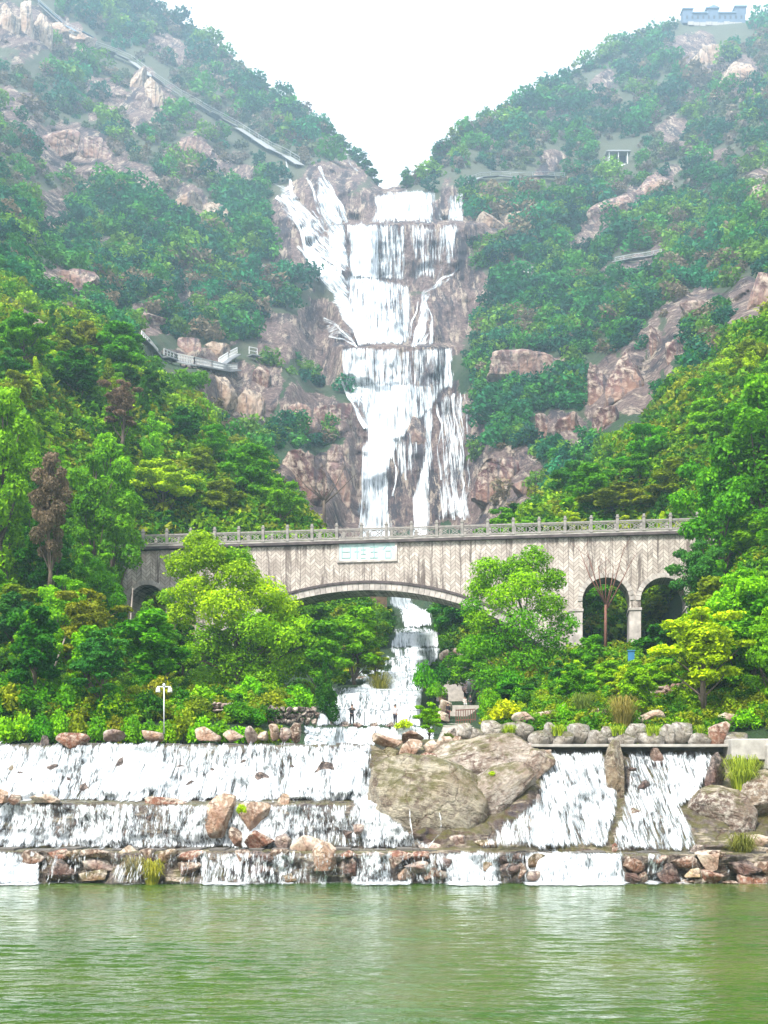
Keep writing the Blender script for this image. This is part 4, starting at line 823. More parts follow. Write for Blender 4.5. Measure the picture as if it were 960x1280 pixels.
def trunk_mb(h, r0, lobes, seed, lean=(0, 0), nl=None, r=None):
    rr = random.Random(seed); mb = MB(); n = 7
    pts = [(lean[0] * h * (i / n) ** 1.3 + rr.uniform(-.03, .03) * h * (i > 0), lean[1] * h * (i / n), h * i / n) for i in range(n + 1)]
    mb.tube(pts, [r0 * (1 - .78 * i / n) * (1.25 if i == 0 else 1) for i in range(n + 1)], 8)
    for L in (lobes if nl is None else lobes[:nl]):
        zb = min(max(L[2] - rr.uniform(.12, .3) * h, h * .25), h * .92); i = zb / h * n; a = pts[int(i)]
        b = (L[0], L[1], L[2]); m_ = (a[0] * .5 + b[0] * .5 + rr.uniform(-.2, .2), a[1] * .5 + b[1] * .5, a[2] * .45 + b[2] * .55 - .1)
        q = r0 * (.42 - .2 * zb / h); mb.tube([a, m_, b], [q, q * .65, q * .25], 6, cap=False)
    return mb
def lobes_round(seed, w, h0, h1, n, flat=.62, sz=.32):
    """layered rounded clumps: a broad crown between heights h0 and h1"""
    rr = random.Random(seed); out = []
    for i in range(n):
        t = (i + .5) / n; z = h0 + (h1 - h0) * t; env = math.sin(math.pi * min(max(.14 + .80 * (1 - t), 0), 1)) ** .6
        a = i * 2.4 + rr.uniform(-.4, .4); q = env * w * rr.uniform(.35, 1) * (.75 if t < .9 else .25)
        s = w * sz * rr.uniform(.75, 1.25) * (.7 + .3 * env)
        out.append((q * math.cos(a), q * math.sin(a), z, s, s, s * flat))
    out.append((0, 0, h0 * .45 + h1 * .55, w * .5, w * .5, (h1 - h0) * .36)); return out
def lobes_cone(seed, w, h0, h1, n):
    rr = random.Random(seed); out = []
    for i in range(n):
        t = i / (n - 1); z = h0 + (h1 - h0) * t; q = w * (1 - t ** 1.6) * rr.uniform(.4, .75) + .05; a = i * 2.4
        s = w * (.55 - .33 * t) * rr.uniform(.8, 1.2); out.append((q * math.cos(a), q * math.sin(a), z, s, s, s * 1.35))
    return out
PROTO = {}
def proto(kind, h, lobes, n, size, seed, r0=.16, bark=BARK, nl=None, **kw):
    PROTO[kind] = dict(h=h, w=max(abs(l[0]) + l[3] for l in lobes), crown=crown_mesh('crown', lobes, n, size, seed, **kw),
                       trunk=trunk_mb(h * .86, r0, lobes, seed, nl=nl).build('trunk', bark, smooth=True))
    o = PROTO[kind]['trunk']; PROTO[kind]['trunk'] = o.data; bpy.data.objects.remove(o)
proto('broad_a', 8, lobes_round(1, 3.0, 2.6, 7.3, 15), 12750, 0.258, 1)
proto('broad_b', 8, lobes_round(2, 2.6, 2.2, 7.4, 13, .75), 11050, 0.258, 2)
proto('broad_c', 8, lobes_round(3, 3.4, 3.2, 7.2, 17, .5, .26), 12750, 0.243, 3)
proto('open_a', 8, lobes_round(4, 2.9, 2.6, 7.4, 15, .5, .24), 11050, 0.198, 4, shell=.8)
proto('open_b', 8, lobes_round(5, 2.5, 2.8, 7.6, 15, .55, .25), 11050, 0.182, 5, shell=.8, droop=.3)
proto('spire_a', 9, lobes_cone(6, 1.9, 1.3, 8.6, 13), 11900, 0.228, 6, droop=.35)
proto('spire_b', 9, lobes_cone(7, 1.5, 1.2, 8.6, 11), 9520, 0.228, 7, droop=.2)
proto('tall_a', 9, lobes_round(8, 2.0, 2.2, 8.4, 15, 1.0, .36), 11050, 0.243, 8, droop=.2)
proto('spire_l', 9, lobes_cone(16, 1.9, 1.3, 8.6, 17), 17000, .15, 16, droop=.35)
proto('tall_l', 9, lobes_round(18, 2.0, 2.0, 8.5, 22, .9, .32), 17000, .155, 18, droop=.2)
proto('broad_l', 8, lobes_round(19, 2.8, 2.2, 7.4, 20, .65, .28), 16000, .17, 19)
proto('shrub_a', 1.6, [(0, 0, .8, .95, .9, .7), (.6, .1, .6, .6, .6, .5), (-.6, -.1, .55, .6, .6, .5), (.1, -.5, .5, .6, .5, .45)], 1500, .16, 9, .03, nl=4)
proto('shrub_b', 1.6, [(0, 0, .9, .7, .7, .75), (.5, .1, .7, .5, .5, .6), (-.45, .2, .6, .5, .5, .6), (-.2, -.5, .6, .5, .4, .5)], 1000, .19, 10, .03, nl=4, shell=.7, droop=.3)
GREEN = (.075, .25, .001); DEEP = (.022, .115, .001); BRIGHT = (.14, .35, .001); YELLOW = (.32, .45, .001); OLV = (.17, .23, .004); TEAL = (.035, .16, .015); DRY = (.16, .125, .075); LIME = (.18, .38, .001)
NTREE = {}
def tree(kind, loc, h, wid=None, col=GREEN, label='tree', cat='tree', group=None, rz=None, name=None, crown=None, trunk=None, sink=.15):
    p = PROTO[kind]; s = h / p['h']; sw = s if wid is None else wid / (2 * p['w'])
    nm = name or ('tree' if cat == 'tree' else cat)
    e = empty(nm, (loc[0], loc[1], loc[2] - sink), label, cat, group, rz if rz is not None else random.uniform(0, 6.28)); e.scale = (sw, sw, s)
    t = link(bpy.data.objects.new('trunk' if cat == 'tree' else 'stem', trunk or p['trunk']), e)
    c = link(bpy.data.objects.new('crown' if cat == 'tree' else 'foliage', crown or p['crown']), e)
    j = random.uniform(.85, 1.15); c.color = (col[0] * j, col[1] * random.uniform(.9, 1.1), col[2], 1); return e
def at_tree(kind, px, pt, pb, wpx, D, col, label, **kw):
    """tree whose top, foot and width fill the given picture box at distance D"""
    a = P(px, pb, D); return tree(kind, a, (pb - pt) / F * D * 1.02, wpx / F * D * 1.05, col, label, **kw)
# hero trees, one by one
D = 106; sc = D / F
def L_(px, py, r, dy=0, fl=.7): return ((px - 300) * sc, dy, (890 - py) * sc, r * sc, r * sc, r * sc * fl)
hl = [L_(250, 680, 28), L_(228, 705, 30, .5), L_(262, 700, 32, -1), L_(292, 700, 26, .8), L_(300, 725, 34, -1.5), L_(246, 740, 38, 0), L_(330, 745, 34, -.8), L_(285, 765, 40, -2), L_(225, 770, 26, .4),
      L_(350, 760, 30, .6), L_(320, 790, 36, -2), L_(265, 800, 34, 0), L_(375, 785, 28, 0), L_(392, 802, 20, -.6), L_(350, 800, 34, -1.4), L_(240, 820, 26, -1), L_(300, 830, 40, 0), L_(360, 830, 30, .4), L_(330, 850, 30, -1), L_(262, 850, 30, 1), L_(212, 745, 22, 1), L_(380, 830, 28, 0), L_(292, 700, 30, 0), L_(205, 800, 20, 0)]
e = empty('broad_tree', P(300, 890, D), 'large spreading yellow green tree covering the left part of the bridge', 'tree')
trunk_mb(10.5, .32, hl, 3, (-.06, 0)).build('trunk', BARK, e, smooth=True)
for part_, col, nn, sd in ((hl[:10], (.27, .43, .001), 18000, 31), (hl[10:], (.17, .36, .001), 15000, 32)):
    o = link(bpy.data.objects.new('crown', crown_mesh('crown', part_, int(nn * 1.6), .235, sd, shell=.5)), e); o.color = (*col, 1)
D = 106
def L2(px, py, r, dy=0, fl=.85): return ((px - 648) * sc, dy, (885 - py) * sc, r * sc, r * sc, r * sc * fl)
h2 = [L2(668, 700, 24), L2(640, 712, 26, .5), L2(610, 715, 24, -.6), L2(600, 735, 22, .4), L2(690, 725, 22, 0), L2(655, 735, 32, -1), L2(625, 750, 26, -1), L2(685, 760, 26, -.5), L2(600, 775, 22, 0), L2(650, 785, 34, -1.4), L2(620, 805, 28, .3), L2(690, 800, 28, 0), L2(660, 830, 34, -.8), L2(630, 850, 28, -.3), L2(695, 840, 26, 0), L2(590, 760, 20, 0), L2(592, 810, 22, -.5), L2(708, 780, 22, 0), L2(610, 850, 28, -.5), L2(680, 865, 28, -.6), L2(640, 870, 28, -.8)]
e = empty('leafy_tree', P(648, 885, D), 'bright green tree against the right end of the wide bridge arch', 'tree')
trunk_mb(11, .25, h2, 5, (.03, 0)).build('trunk', BARK, e, smooth=True)
for part_, col, nn, sd in ((h2[:9], LIME, 9500, 33), (h2[9:], GREEN, 9000, 34)):
    o = link(bpy.data.objects.new('crown', crown_mesh('crown', part_, int(nn * 1.6), .23, sd, shell=.6)), e); o.color = (*col, 1)
A = at_tree
A('broad_l', 81, 712, 862, 98, 94, LIME, 'round light green tree on pale forked trunks at the left below the dead brown conifer', name='round_tree')
A('tall_l', 62, 562, 735, 56, 99, DRY, 'dead brown conifer among green trees on the left slope', name='dry_conifer')
A('tall_l', 4, 480, 800, 100, 104, BRIGHT, 'tall green tree at the left edge beside the dead brown conifer', name='tall_tree')
A('tall_l', 138, 540, 790, 84, 126, BRIGHT, 'bright tall tree hanging over the left end of the bridge', name='tall_tree')
A('broad_l', 118, 560, 780, 96, 118, GREEN, 'dark green tree between the dead conifer and the bridge end', name='tall_tree')
A('broad_c', 203, 566, 665, 92, 151, YELLOW, 'flat topped yellow green tree on the left slope above the bridge end', name='broad_tree')
A('broad_a', 196, 525, 640, 70, 168, LIME, 'light green tree behind the flat topped yellow one on the left slope', name='leafy_tree')
A('open_b', 152, 470, 560, 60, 150, DRY, 'thin reddish sparse tree with bare stems on the left slope', name='sparse_tree')
A('broad_l', 30, 400, 520, 90, 165, YELLOW, 'yellow green tree on the crest at the left edge', name='leafy_tree')
A('broad_a', 150, 400, 500, 75, 178, GREEN, 'rounded green tree on the skyline of the near left hill beside the cliff stairs', name='round_tree')
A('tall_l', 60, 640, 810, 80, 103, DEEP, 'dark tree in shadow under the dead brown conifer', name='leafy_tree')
A('broad_l', 122, 690, 850, 76, 104, GREEN, 'mid green tree between the round light tree and the left bridge arch', name='leafy_tree')
A('open_a', 185, 742, 845, 50, 118, BRIGHT, 'small open tree growing inside the leftmost bridge arch', name='small_tree')
A('broad_b', 445, 752, 862, 92, 112, BRIGHT, 'bushy bright green tree under the wide arch left of the stream', name='bushy_tree')
A('broad_a', 402, 770, 880, 80, 106, GREEN, 'mid green tree between the yellow green tree and the stream', name='bushy_tree')
A('open_a', 468, 805, 862, 50, 112, OLV, 'olive bush with drooping grass over the stream bank rocks', name='bushy_tree')
A('broad_c', 572, 742, 822, 74, 146, TEAL, 'dark glossy tree behind the wide arch right of the stream', name='leafy_tree')
A('open_a', 548, 748, 800, 44, 158, DEEP, 'thin dark tree with white water glinting through it behind the arch', name='small_tree')
A('broad_b', 486, 756, 800, 26, 152, TEAL, 'narrow dark shrub tree beside the old brown pier', name='small_tree')
A('broad_a', 598, 790, 872, 64, 122, GREEN, 'round tree right of the garden steps below the arch', name='bushy_tree')
A('broad_l', 902, 545, 800, 130, 112, GREEN, 'big dense dark green tree covering the right end of the bridge', name='dense_tree')
A('tall_l', 950, 470, 760, 120, 110, GREEN, 'tall olive green tree at the right edge above the bridge end', name='dense_tree')
A('broad_l', 874, 668, 800, 84, 104, TEAL, 'glossy pale leaved tree beside the rightmost bridge arch', name='glossy_tree')
A('broad_l', 925, 700, 905, 130, 84, LIME, 'feathery light green tree in front at the right bank', name='feathery_tree')
A('open_a', 965, 740, 930, 90, 80, BRIGHT, 'light green branches at the right edge over the concrete block', name='feathery_tree')
A('open_b', 890, 800, 905, 80, 88, GREEN, 'low feathery tree right of the rubble wall', name='feathery_tree')
A('broad_c', 778, 598, 668, 110, 148, OLV, 'low yellow olive tree behind the bridge railing at the right', name='broad_tree')
A('broad_l', 815, 525, 660, 120, 158, GREEN, 'glossy green tree rising behind the right half of the bridge', name='leafy_tree')
A('broad_l', 880, 470, 600, 110, 165, BRIGHT, 'light green tree high on the near right slope', name='leafy_tree')
A('broad_l', 945, 415, 540, 100, 165, YELLOW, 'yellow green tree at the right edge on the upper near slope', name='leafy_tree')
A('broad_b', 712, 572, 650, 56, 172, TEAL, 'dark pointed tree left of the olive tree behind the railing', name='leafy_tree')
A('open_a', 537, 868, 930, 46, 76, LIME, 'small pale leafy tree at the water edge left of the stone steps', name='small_tree', sink=.3)
A('broad_b', 740, 790, 870, 60, 103, GREEN, 'low tree in front of the left one of the right hand arches', name='bushy_tree')
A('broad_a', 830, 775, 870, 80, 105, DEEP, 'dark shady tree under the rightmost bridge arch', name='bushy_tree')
A('open_a', 700, 820, 885, 56, 96, TEAL, 'dark leafy tree at the foot of the bright tree right of the arch', name='bushy_tree')
A('broad_a', 640, 850, 900, 60, 92, DEEP, 'dark bushy tree beside the stone stairs', name='bushy_tree')
# bare trees
def bare(label, px, pb, pt, D, spread, seed, mat, n=7, r0=.16, name='bare_tree', lean=0):
    rr = random.Random(seed); h = (pb - pt) / F * D; mb = MB(); e = empty(name, P(px, pb, D), label, 'tree')
    fork = h * .4; mb.tube([(0, 0, -.5), (lean * .3, 0, fork * .5), (lean * .6, 0, fork)], [r0, r0 * .85, r0 * .7], 7); mb.build('trunk', mat, e, smooth=True)
    mb = MB()
    for i in range(n):
        a = (i / (n - 1) - .5) * 2; top = (lean + a * spread, rr.uniform(-.8, .8), h * rr.uniform(.75, 1)); m_ = (lean * .6 + a * spread * .55, 0, fork + (top[2] - fork) * .45)
        mb.tube([(lean * .6, 0, fork - .1 * i), m_, top], [r0 * .5, r0 * .3, r0 * .08], 5)
        for j in range(3):
            t = rr.uniform(.2, .9); b0 = [m_[k] * (1 - t) + top[k] * t for k in range(3)]; mb.tube([b0, (b0[0] + rr.uniform(-.9, .9), b0[1] + rr.uniform(-.4, .4), b0[2] + rr.uniform(.4, 1.3))], [r0 * .16, .015], 4)
    mb.build('branches', mat, e, smooth=True); return e
REDBARK = plain('reddish_bark', (.16, .07, .05), .9, .3, 6, .3)
bare('bare reddish tree reaching up the bridge face between the right hand arches', 757, 812, 672, 116, 2.6, 5, REDBARK, 7, .17)
bare('leafless dark tree against the grey cliff left of the lower waterfall', 405, 655, 582, float(TD(405, 650)) - 3, 6.0, 6, BARK, 7, .35)
mb = MB(); a, b = P(152, 838, 116), P(166, 735, 118); mb.tube([a, [(a[i] + b[i]) / 2 + (.25 if i == 0 else 0) for i in range(3)], b], [.13, .11, .05], 7)
tag(mb.build('leaning_trunk', PALEBARK, smooth=True), 'thin pale leaning trunk in front of the leftmost bridge arch', 'tree trunk')
mb = MB()
for q in ((60, 838, 58, 770), (62, 838, 72, 775), (66, 840, 84, 790)):
    a, b = P(q[0], q[1], 91), P(q[2], q[3], 92); mb.tube([a, b], [.09, .06], 6)
tag(mb.build('forked_stems', PALEBARK, smooth=True), 'pale forked bare stems under the round light green tree', 'tree trunk')

# woodland trees on the two near slopes, spaced by hand-sized gaps, kept clear of the bridge face and the stream
LIMX = [-320, 120, 180, 190, 215, 300, 312, 385, 400, 450, 490, 530, 600, 640, 700, 715, 850, 862, 900, 1280]
LIMY = [200, 480, 610, 735, 742, 750, 800, 850, 790, 780, 870, 885, 850, 812, 800, 812, 812, 640, 520, 300]
rr = random.Random(99); placed = []
wood = {'left': [], 'right': []}
tries = 0
while len(placed) < 205 and tries < 30000:
    tries += 1; px = rr.uniform(-120, 1090); py = rr.uniform(400, 905); side = 'left' if px < 480 else 'right'
    if 408 < px < 618 and py > 640: continue
    d = float(TD(px, py))
    if d < 77 or d > 235 or py < skyline(px): continue
    if float(lut(RM, px, py)) > .35 and d > 190: continue
    if 121 < d < (133 if px > 600 else 138) and 140 < px < 880: continue
    h = rr.uniform(5.5, 9.5) * (1.15 if d > 150 else .9); 
    pt = py - h * F / d
    if d < 126 and pt < np.interp(px, LIMX, LIMY): h = (py - np.interp(px, LIMX, LIMY)) * d / F * rr.uniform(.85, 1)
    if h < 2.6: continue
    wdt = h * rr.uniform(.62, .9)
    if py - h * F / d < np.interp(px, [-320, 0, 100, 180, 250, 330, 400, 600, 660, 720, 780, 850, 900, 960, 1280], [250, 372, 385, 430, 515, 552, 630, 640, 605, 572, 545, 500, 440, 390, 250]): continue
    if d > 137 and 380 < px < 620 and py - h * F / d < 655: continue
    x, y, z = T(px, py)
    if d < 109 and (205 < px < 400 or 585 < px < 715): continue
    if any((x - a) ** 2 + ((y - b) * .8) ** 2 < (.36 * (wdt + c)) ** 2 for a, b, c in placed): continue
    placed.append((x, y, wdt))
    kind = rr.choice(['broad_a', 'broad_b', 'broad_c', 'open_a', 'open_b', 'spire_a', 'tall_a', 'tall_a', 'broad_b', 'broad_a'])
    if kind.startswith('spire') : wdt *= .72; h *= 1.1 if d > 137 else 1
    nearf = d < 150
    col = rr.choice([GREEN, GREEN, BRIGHT, BRIGHT, DEEP, LIME, YELLOW if px < 480 else BRIGHT, TEAL, OLV]) if nearf else rr.choice([GREEN, GREEN, BRIGHT, TEAL, DEEP, OLV, LIME])
    if side == 'right' and px > 700: col = rr.choice([BRIGHT, LIME, GREEN, OLV, YELLOW])
    zone = ('before' if d < 130 else 'behind') 
    kd = 'conifer' if kind.startswith('spire') else 'feathery_tree' if kind == 'open_b' else 'leafy_tree'
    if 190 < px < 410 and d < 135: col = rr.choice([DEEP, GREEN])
    if 20 < px < 105 and d < 112 and pt < 740: continue
    cn_ = {GREEN: 'mid green', BRIGHT: 'bright green', DEEP: 'dark green', LIME: 'light green', YELLOW: 'yellow green', TEAL: 'bluish green', OLV: 'olive'}[col]
    wh = {('left', 'before'): 'on the left bank before the bridge', ('left', 'behind'): 'on the wooded left slope above the bridge',
          ('right', 'before'): 'on the right bank before the bridge', ('right', 'behind'): 'on the wooded right slope above the bridge'}[(side, zone)]
    lab = f'{cn_} {kd.replace("_", " ")} {wh}'
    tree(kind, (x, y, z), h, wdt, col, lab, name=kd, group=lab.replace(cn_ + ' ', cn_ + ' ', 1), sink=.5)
print('woodland trees', len(placed), tries)
# azalea hedge along the top weir, shrubs of the right bank and of the garden steps
ns = 0; hx = -110
FLOW = (.55, .25, .25)
ordn = ['first', 'second', 'third', 'fourth', 'fifth', 'sixth', 'seventh', 'eighth', 'ninth', 'tenth', 'eleventh', 'twelfth', 'thirteenth', 'fourteenth', 'fifteenth', 'sixteenth', 'seventeenth', 'eighteenth', 'nineteenth', 'twentieth']
k = 0
while hx < 372:
    D = rr.uniform(75.2, 76.2); hh = rr.uniform(1.7, 2.5) if hx < 250 else rr.uniform(1.2, 2.0); cl = rr.choice([('mid green', GREEN), ('bright', BRIGHT), ('olive', OLV), ('yellow tipped', LIME)]); vis = hx > -10
    lab = f'{cl[0]} azalea shrub of the hedge above the left falls, {ordn[min(k, 19)]} from the left' if vis and k < 20 else f'azalea shrub of the hedge beyond the left edge of the photo' if not vis else f'{cl[0]} azalea shrub near the right end of the hedge above the left falls'
    tree(rr.choice(['shrub_a', 'shrub_b']), P(hx, 930, D), hh * 1.05, rr.uniform(1.9, 2.6), cl[1], lab, 'shrub', 'azalea hedge above the left falls' , sink=.15)
    k += vis; hx += rr.uniform(19, 26)
k = 0
for i in range(52):
    px = -60 + i * 8.6 + rr.uniform(-6, 6); py = rr.uniform(872, 906); d = float(TD(px, py))
    if d > 100 or 408 < px: continue
    x, y, z = T(px, py); tree('shrub_a' if i % 2 else 'shrub_b', (x, y, z), rr.uniform(1.4, 2.4), rr.uniform(2, 3.2), rr.choice([GREEN, DEEP, BRIGHT, OLV]), 'undergrowth shrub in shade behind the azalea hedge', 'shrub', 'undergrowth behind the azalea hedge')
for i in range(96):
    px = 612 + i * 4.9 + rr.uniform(-8, 8); py = rr.choice([rr.uniform(896, 912), rr.uniform(850, 890), rr.uniform(880, 905)]); d = float(TD(px, py))
    x, y, z = T(px, py); cl = rr.choice([('olive', OLV), ('yellow green', YELLOW), ('bright green', BRIGHT), ('dark green', GREEN), ('olive', OLV)])
    if 785 < px < 885 and py > 848 and cl[0] != 'x' and d < 92: 
        if rr.random() < .5: continue
    tree(rr.choice(['shrub_a', 'shrub_b']), (x, y, z), rr.uniform(.9, 1.9), rr.uniform(1.3, 2.6), cl[1], f'{cl[0]} low shrub on the right bank above the parapet stones', 'shrub', f'{cl[0]} shrubs on the right bank', sink=.2)
for (px, py, D, h, wd, col, lab) in [(572, 856, 124, 2.2, 4.4, BRIGHT, 'rounded bright green bush above the standing people'), (552, 858, 122, 2.6, 3, DEEP, 'dark bush at the right edge of the stream above the steps'), (566, 838, 132, 2.4, 3.4, GREEN, 'green bush between the flat garden steps'), (530, 862, 104, 3, 2.4, GREEN, 'upright bush left of the flat garden steps'),
        (630, 900, 82, 1.6, 2.4, YELLOW, 'yellow green bush behind the big white parapet stone'), (612, 894, 88, 2.4, 2.8, BRIGHT, 'bright bush hanging over the stair side'), (505, 910, 96, .9, 1.8, YELLOW, 'small yellow green plant on the last stepping stone'), (541, 905, 92, 1.4, 1.6, OLV, 'olive bush between the small leafy tree and the stairs'),
        (640, 872, 98, 2.6, 3.4, GREEN, 'green bush right of the stairs under the trees'), (302, 1014, 64.2, .55, .8, YELLOW, 'bright moss tuft between the two large pinkish boulders'), (560, 925, 77, .7, 1.0, OLV, 'small weed tuft at the foot of the small leafy tree'), (615, 968, 67.4, .35, .7, YELLOW, 'small green tuft in the crack of the pale slab'),
        (545, 872, 110, 1.8, 2.2, BRIGHT, 'light shrub between stream and stone stairs'), (590, 868, 132, 2, 2.4, OLV, 'olive shrub beside the dark sculpture rock'), (604, 852, 130, 2.4, 3, YELLOW, 'yellow leaved shrub right of the dark sculpture rock')]:
    tree('shrub_a' if col != YELLOW else 'shrub_b', P(px, py, D), h, wd, col, lab, 'shrub')
def grass(px, pt, pb, wpx, D, col, label, n=260, seed=1):
    r = random.Random(seed); h = (pb - pt) / F * D; wd = wpx / F * D; V = []; Fq = []; tn = []
    for i in range(n):
        a = r.uniform(0, 6.28); q = r.uniform(0, .22) * wd; b0 = Vector((q * math.cos(a), q * math.sin(a), -.05)); o_ = Vector((math.cos(a), math.sin(a), 0)) * r.uniform(.05, .5) * wd
        hh = h * r.uniform(.45, 1.0); s_ = Vector((-math.sin(a), math.cos(a), 0)) * .028
        pts = [b0, b0 + o_ * .35 + Vector((0, 0, hh * .62)), b0 + o_ * .75 + Vector((0, 0, hh * .98)), b0 + o_ * 1.15 + Vector((0, 0, hh * r.uniform(.55, .95)))]
        n0 = len(V)
        for j, p in enumerate(pts): V += [tuple(p - s_ * (1 - j / 3.4)), tuple(p + s_ * (1 - j / 3.4))]
        for j in range(3): Fq.append([n0 + 2 * j, n0 + 2 * j + 1, n0 + 2 * j + 3, n0 + 2 * j + 2]); tn.append(r.random())
    me = mesh_np('grass_clump', V, Fq, LEAF, {'tint': ('FLOAT', 'FACE', tn)}); o = link(bpy.data.objects.new('grass_clump', me)); o.location = P(px, pb, D); o.color = (*col, 1); return tag(o, label, 'grass clump')
grass(928, 940, 990, 50, 68.2, (.26, .33, .03), 'tall yellow green grass clump beside the concrete lip at the right', 420, 1)
grass(190, 1070, 1106, 34, 61.7, (.30, .30, .03), 'yellow grass tuft at the waterline under the pointed pale rock', 300, 2)
grass(168, 1066, 1098, 36, 62.0, (.24, .21, .10), 'dry pale grass tuft left of the yellow one at the waterline', 260, 3)
grass(928, 1038, 1074, 44, 63.6, (.16, .17, .03), 'olive grass bush at the right edge above the waterline rocks', 380, 4)
grass(778, 866, 908, 44, 79, (.26, .22, .05), 'yellowing arching grass clump on the right bank', 380, 5)
grass(728, 864, 892, 34, 82, (.14, .2, .03), 'green arching grass clump on the right bank', 300, 6)
for i, px in enumerate((694, 700, 768, 776, 812, 820, 875, 633, 640)):
    grass(px, 904, 919, 16, 71.9, (.24, .34, .02), f'{ordn[i]} small grass tuft growing between the parapet stones', 60, 20 + i)
grass(475, 838, 868, 40, 111, (.2, .2, .03), 'drooping olive grass over the left stream bank', 260, 40)

# far woodland: thousands of crowns on the mountain sides, nobody could count them
def far_woods():
    r = np.random.default_rng(5); n = 25000; px = r.uniform(-250, 1210, n * 3); py = r.uniform(-200, 932, n * 3)
    d = TD(px, py); sk = skyline(px); rm = lut(RM, px, py)
    dens = 1.1 * np.where((py > 300) | ((px > 335) & (px < 480)), 1.0, np.where(py < 250, .8, .95)) * np.clip(1.1 - rm * 1.12, 0, 1) * (.55 + .7 * (fbm(px / 60, py / 45, 1, 91, 3) > -.3))
    ok = (py > sk + 1) & (d > 76) & (r.random(len(px)) < dens) & ~((px > 403) & (px < 618) & (py > 640) & (py < 744)) & ~((py > 215) & (px > 338) & (px < 592) & (rm > .25)) & ~((d > 118) & (d < 138) & (px > 150) & (px < 330)) & ~((d > 118) & (d < 132.5) & (px >= 330) & (px < 880))
    ok &= ~((py > 905) & (px > 905) & (px < 962)); ok &= ~((px > 380) & (px < 560) & (polydist(px, py, [(474, 730), (520, 730), (545, 758), (548, 786), (556, 812), (552, 826), (540, 840), (532, 870), (530, 950), (376, 950), (380, 905), (398, 884), (404, 866), (432, 860), (452, 848), (478, 836), (488, 824), (480, 800), (490, 780), (480, 760)]) > -3)) & ~((px >= 530) & (px < 606) & (py > 872)) & ~((px >= 545) & (px < 598) & (py > 822) & (py < 856)) & ~((px < 420) & (py > 905)) & ~((px > 455) & (px < 500) & (py < 262))
    for (a_, b_, c_, d_) in ((726, 446, 814, 552), (811, 404, 855, 484), (664, 516, 732, 566), (0, 0, 66, 88), (160, 84, 210, 158), (612, 444, 700, 484), (748, 176, 798, 222), (198, 428, 330, 482), (764, 314, 832, 336), (638, 328, 674, 350), (842, 14, 944, 60), (172, 414, 206, 462), (576, 214, 712, 236)): ok &= ~((px > a_) & (px < c_) & (py > b_) & (py < d_))
    wl = np.interp(px, [50, 114, 165, 206, 246, 276, 320, 375], [8, 54, 77, 107, 131, 148, 174, 206]); ok &= ~((px > 45) & (px < 378) & (py > wl - 4) & (py < wl + 24))
    i = np.where(ok)[0][:n]; px, py, d = px[i], py[i], d[i]; base = T(px, py)
    print('far crowns', len(i))
    near = d < 235; V = []; Fa = []; tint = []; col = []; off = 0
    lobes = [(0, 0, .55, .5, .5, .42), (.28, .1, .42, .32, .32, .28), (-.25, -.2, .40, .32, .3, .28), (.0, .25, .72, .28, .28, .25)]
    vs = [leaf_cloud(lobes, 125, .22, 700 + k, shell=.5) for k in range(8)]; vb = [leaf_cloud(lobes + [(.2, -.3, .6, .26, .26, .22), (-.32, .15, .55, .24, .24, .2)], 260, .15, 720 + k, shell=.45) for k in range(6)]
    cols = np.array([(.014, .11, .042), (.022, .14, .035), (.045, .19, .022), (.012, .085, .045), (.10, .22, .02), (.16, .13, .08), (.02, .15, .06)])  # far leaf colours hold a teal shift that paints distance haze
    ncol = np.array([(.05, .17, .002), (.09, .22, .002), (.03, .11, .004), (.15, .28, .002), (.16, .20, .006)])
    sz = np.where(near, r.uniform(2.5, 4.5, len(i)), d / 300 * (2.0 + 6.0 * r.random(len(i)) ** 2.2) * np.where((py < 250) & (r.random(len(i)) < .75), .55, 1.0)); sz = np.where(py > 850, r.uniform(.7, 1.5, len(i)), np.where((d < 130) | ((px > 403) & (px < 618) & (py > 700)), np.minimum(sz, 2.3), sz))
    ct = np.clip(((fbm(px / 80, py / 60, 4, 95, 3) + 1) / 2 * 9 - 1 + r.normal(size=len(i)) * 1.3), 0, 6).astype(int)
    scrub = (py < 260) & (sz < 4.2 * d / 300); sc_ = np.array([(.10, .13, .06), (.15, .13, .09), (.07, .12, .06), (.18, .15, .12)])
    for k in range(len(i)):
        s = sz[k]; v, f, t = vb[k % 6] if s / d[k] * 300 > 4.2 or near[k] else vs[k % 8]; a = r.uniform(0, 6.28); c, s_ = math.cos(a), math.sin(a); h = s * r.uniform(.75, 1.15)
        vv = np.empty_like(v); vv[:, 0] = (v[:, 0] * c - v[:, 1] * s_) * s; vv[:, 1] = (v[:, 0] * s_ + v[:, 1] * c) * s; vv[:, 2] = v[:, 2] * h - .12 * h
        V.append((vv + base[k]).astype(np.float32)); Fa.append(f + off); off += len(v); tint.append(t)
        q = (ncol[r.integers(0, 5)] if near[k] else sc_[r.integers(0, 4)] if scrub[k] and r.random() < .65 else cols[ct[k]]) * r.uniform(.8, 1.25); col.append(np.repeat([[*q, 1]], len(f), 0))
    me = mesh_np('woodland', np.concatenate(V), np.concatenate(Fa), MATS['woodland_leaf'], {'tint': ('FLOAT', 'FACE', np.concatenate(tint)), 'col': ('FLOAT_COLOR', 'FACE', np.concatenate(col))})
    tag(link(bpy.data.objects.new('woodland', me)), 'dense green scrub and woodland covering both mountain sides', 'woodland', kind='stuff')
far_woods()
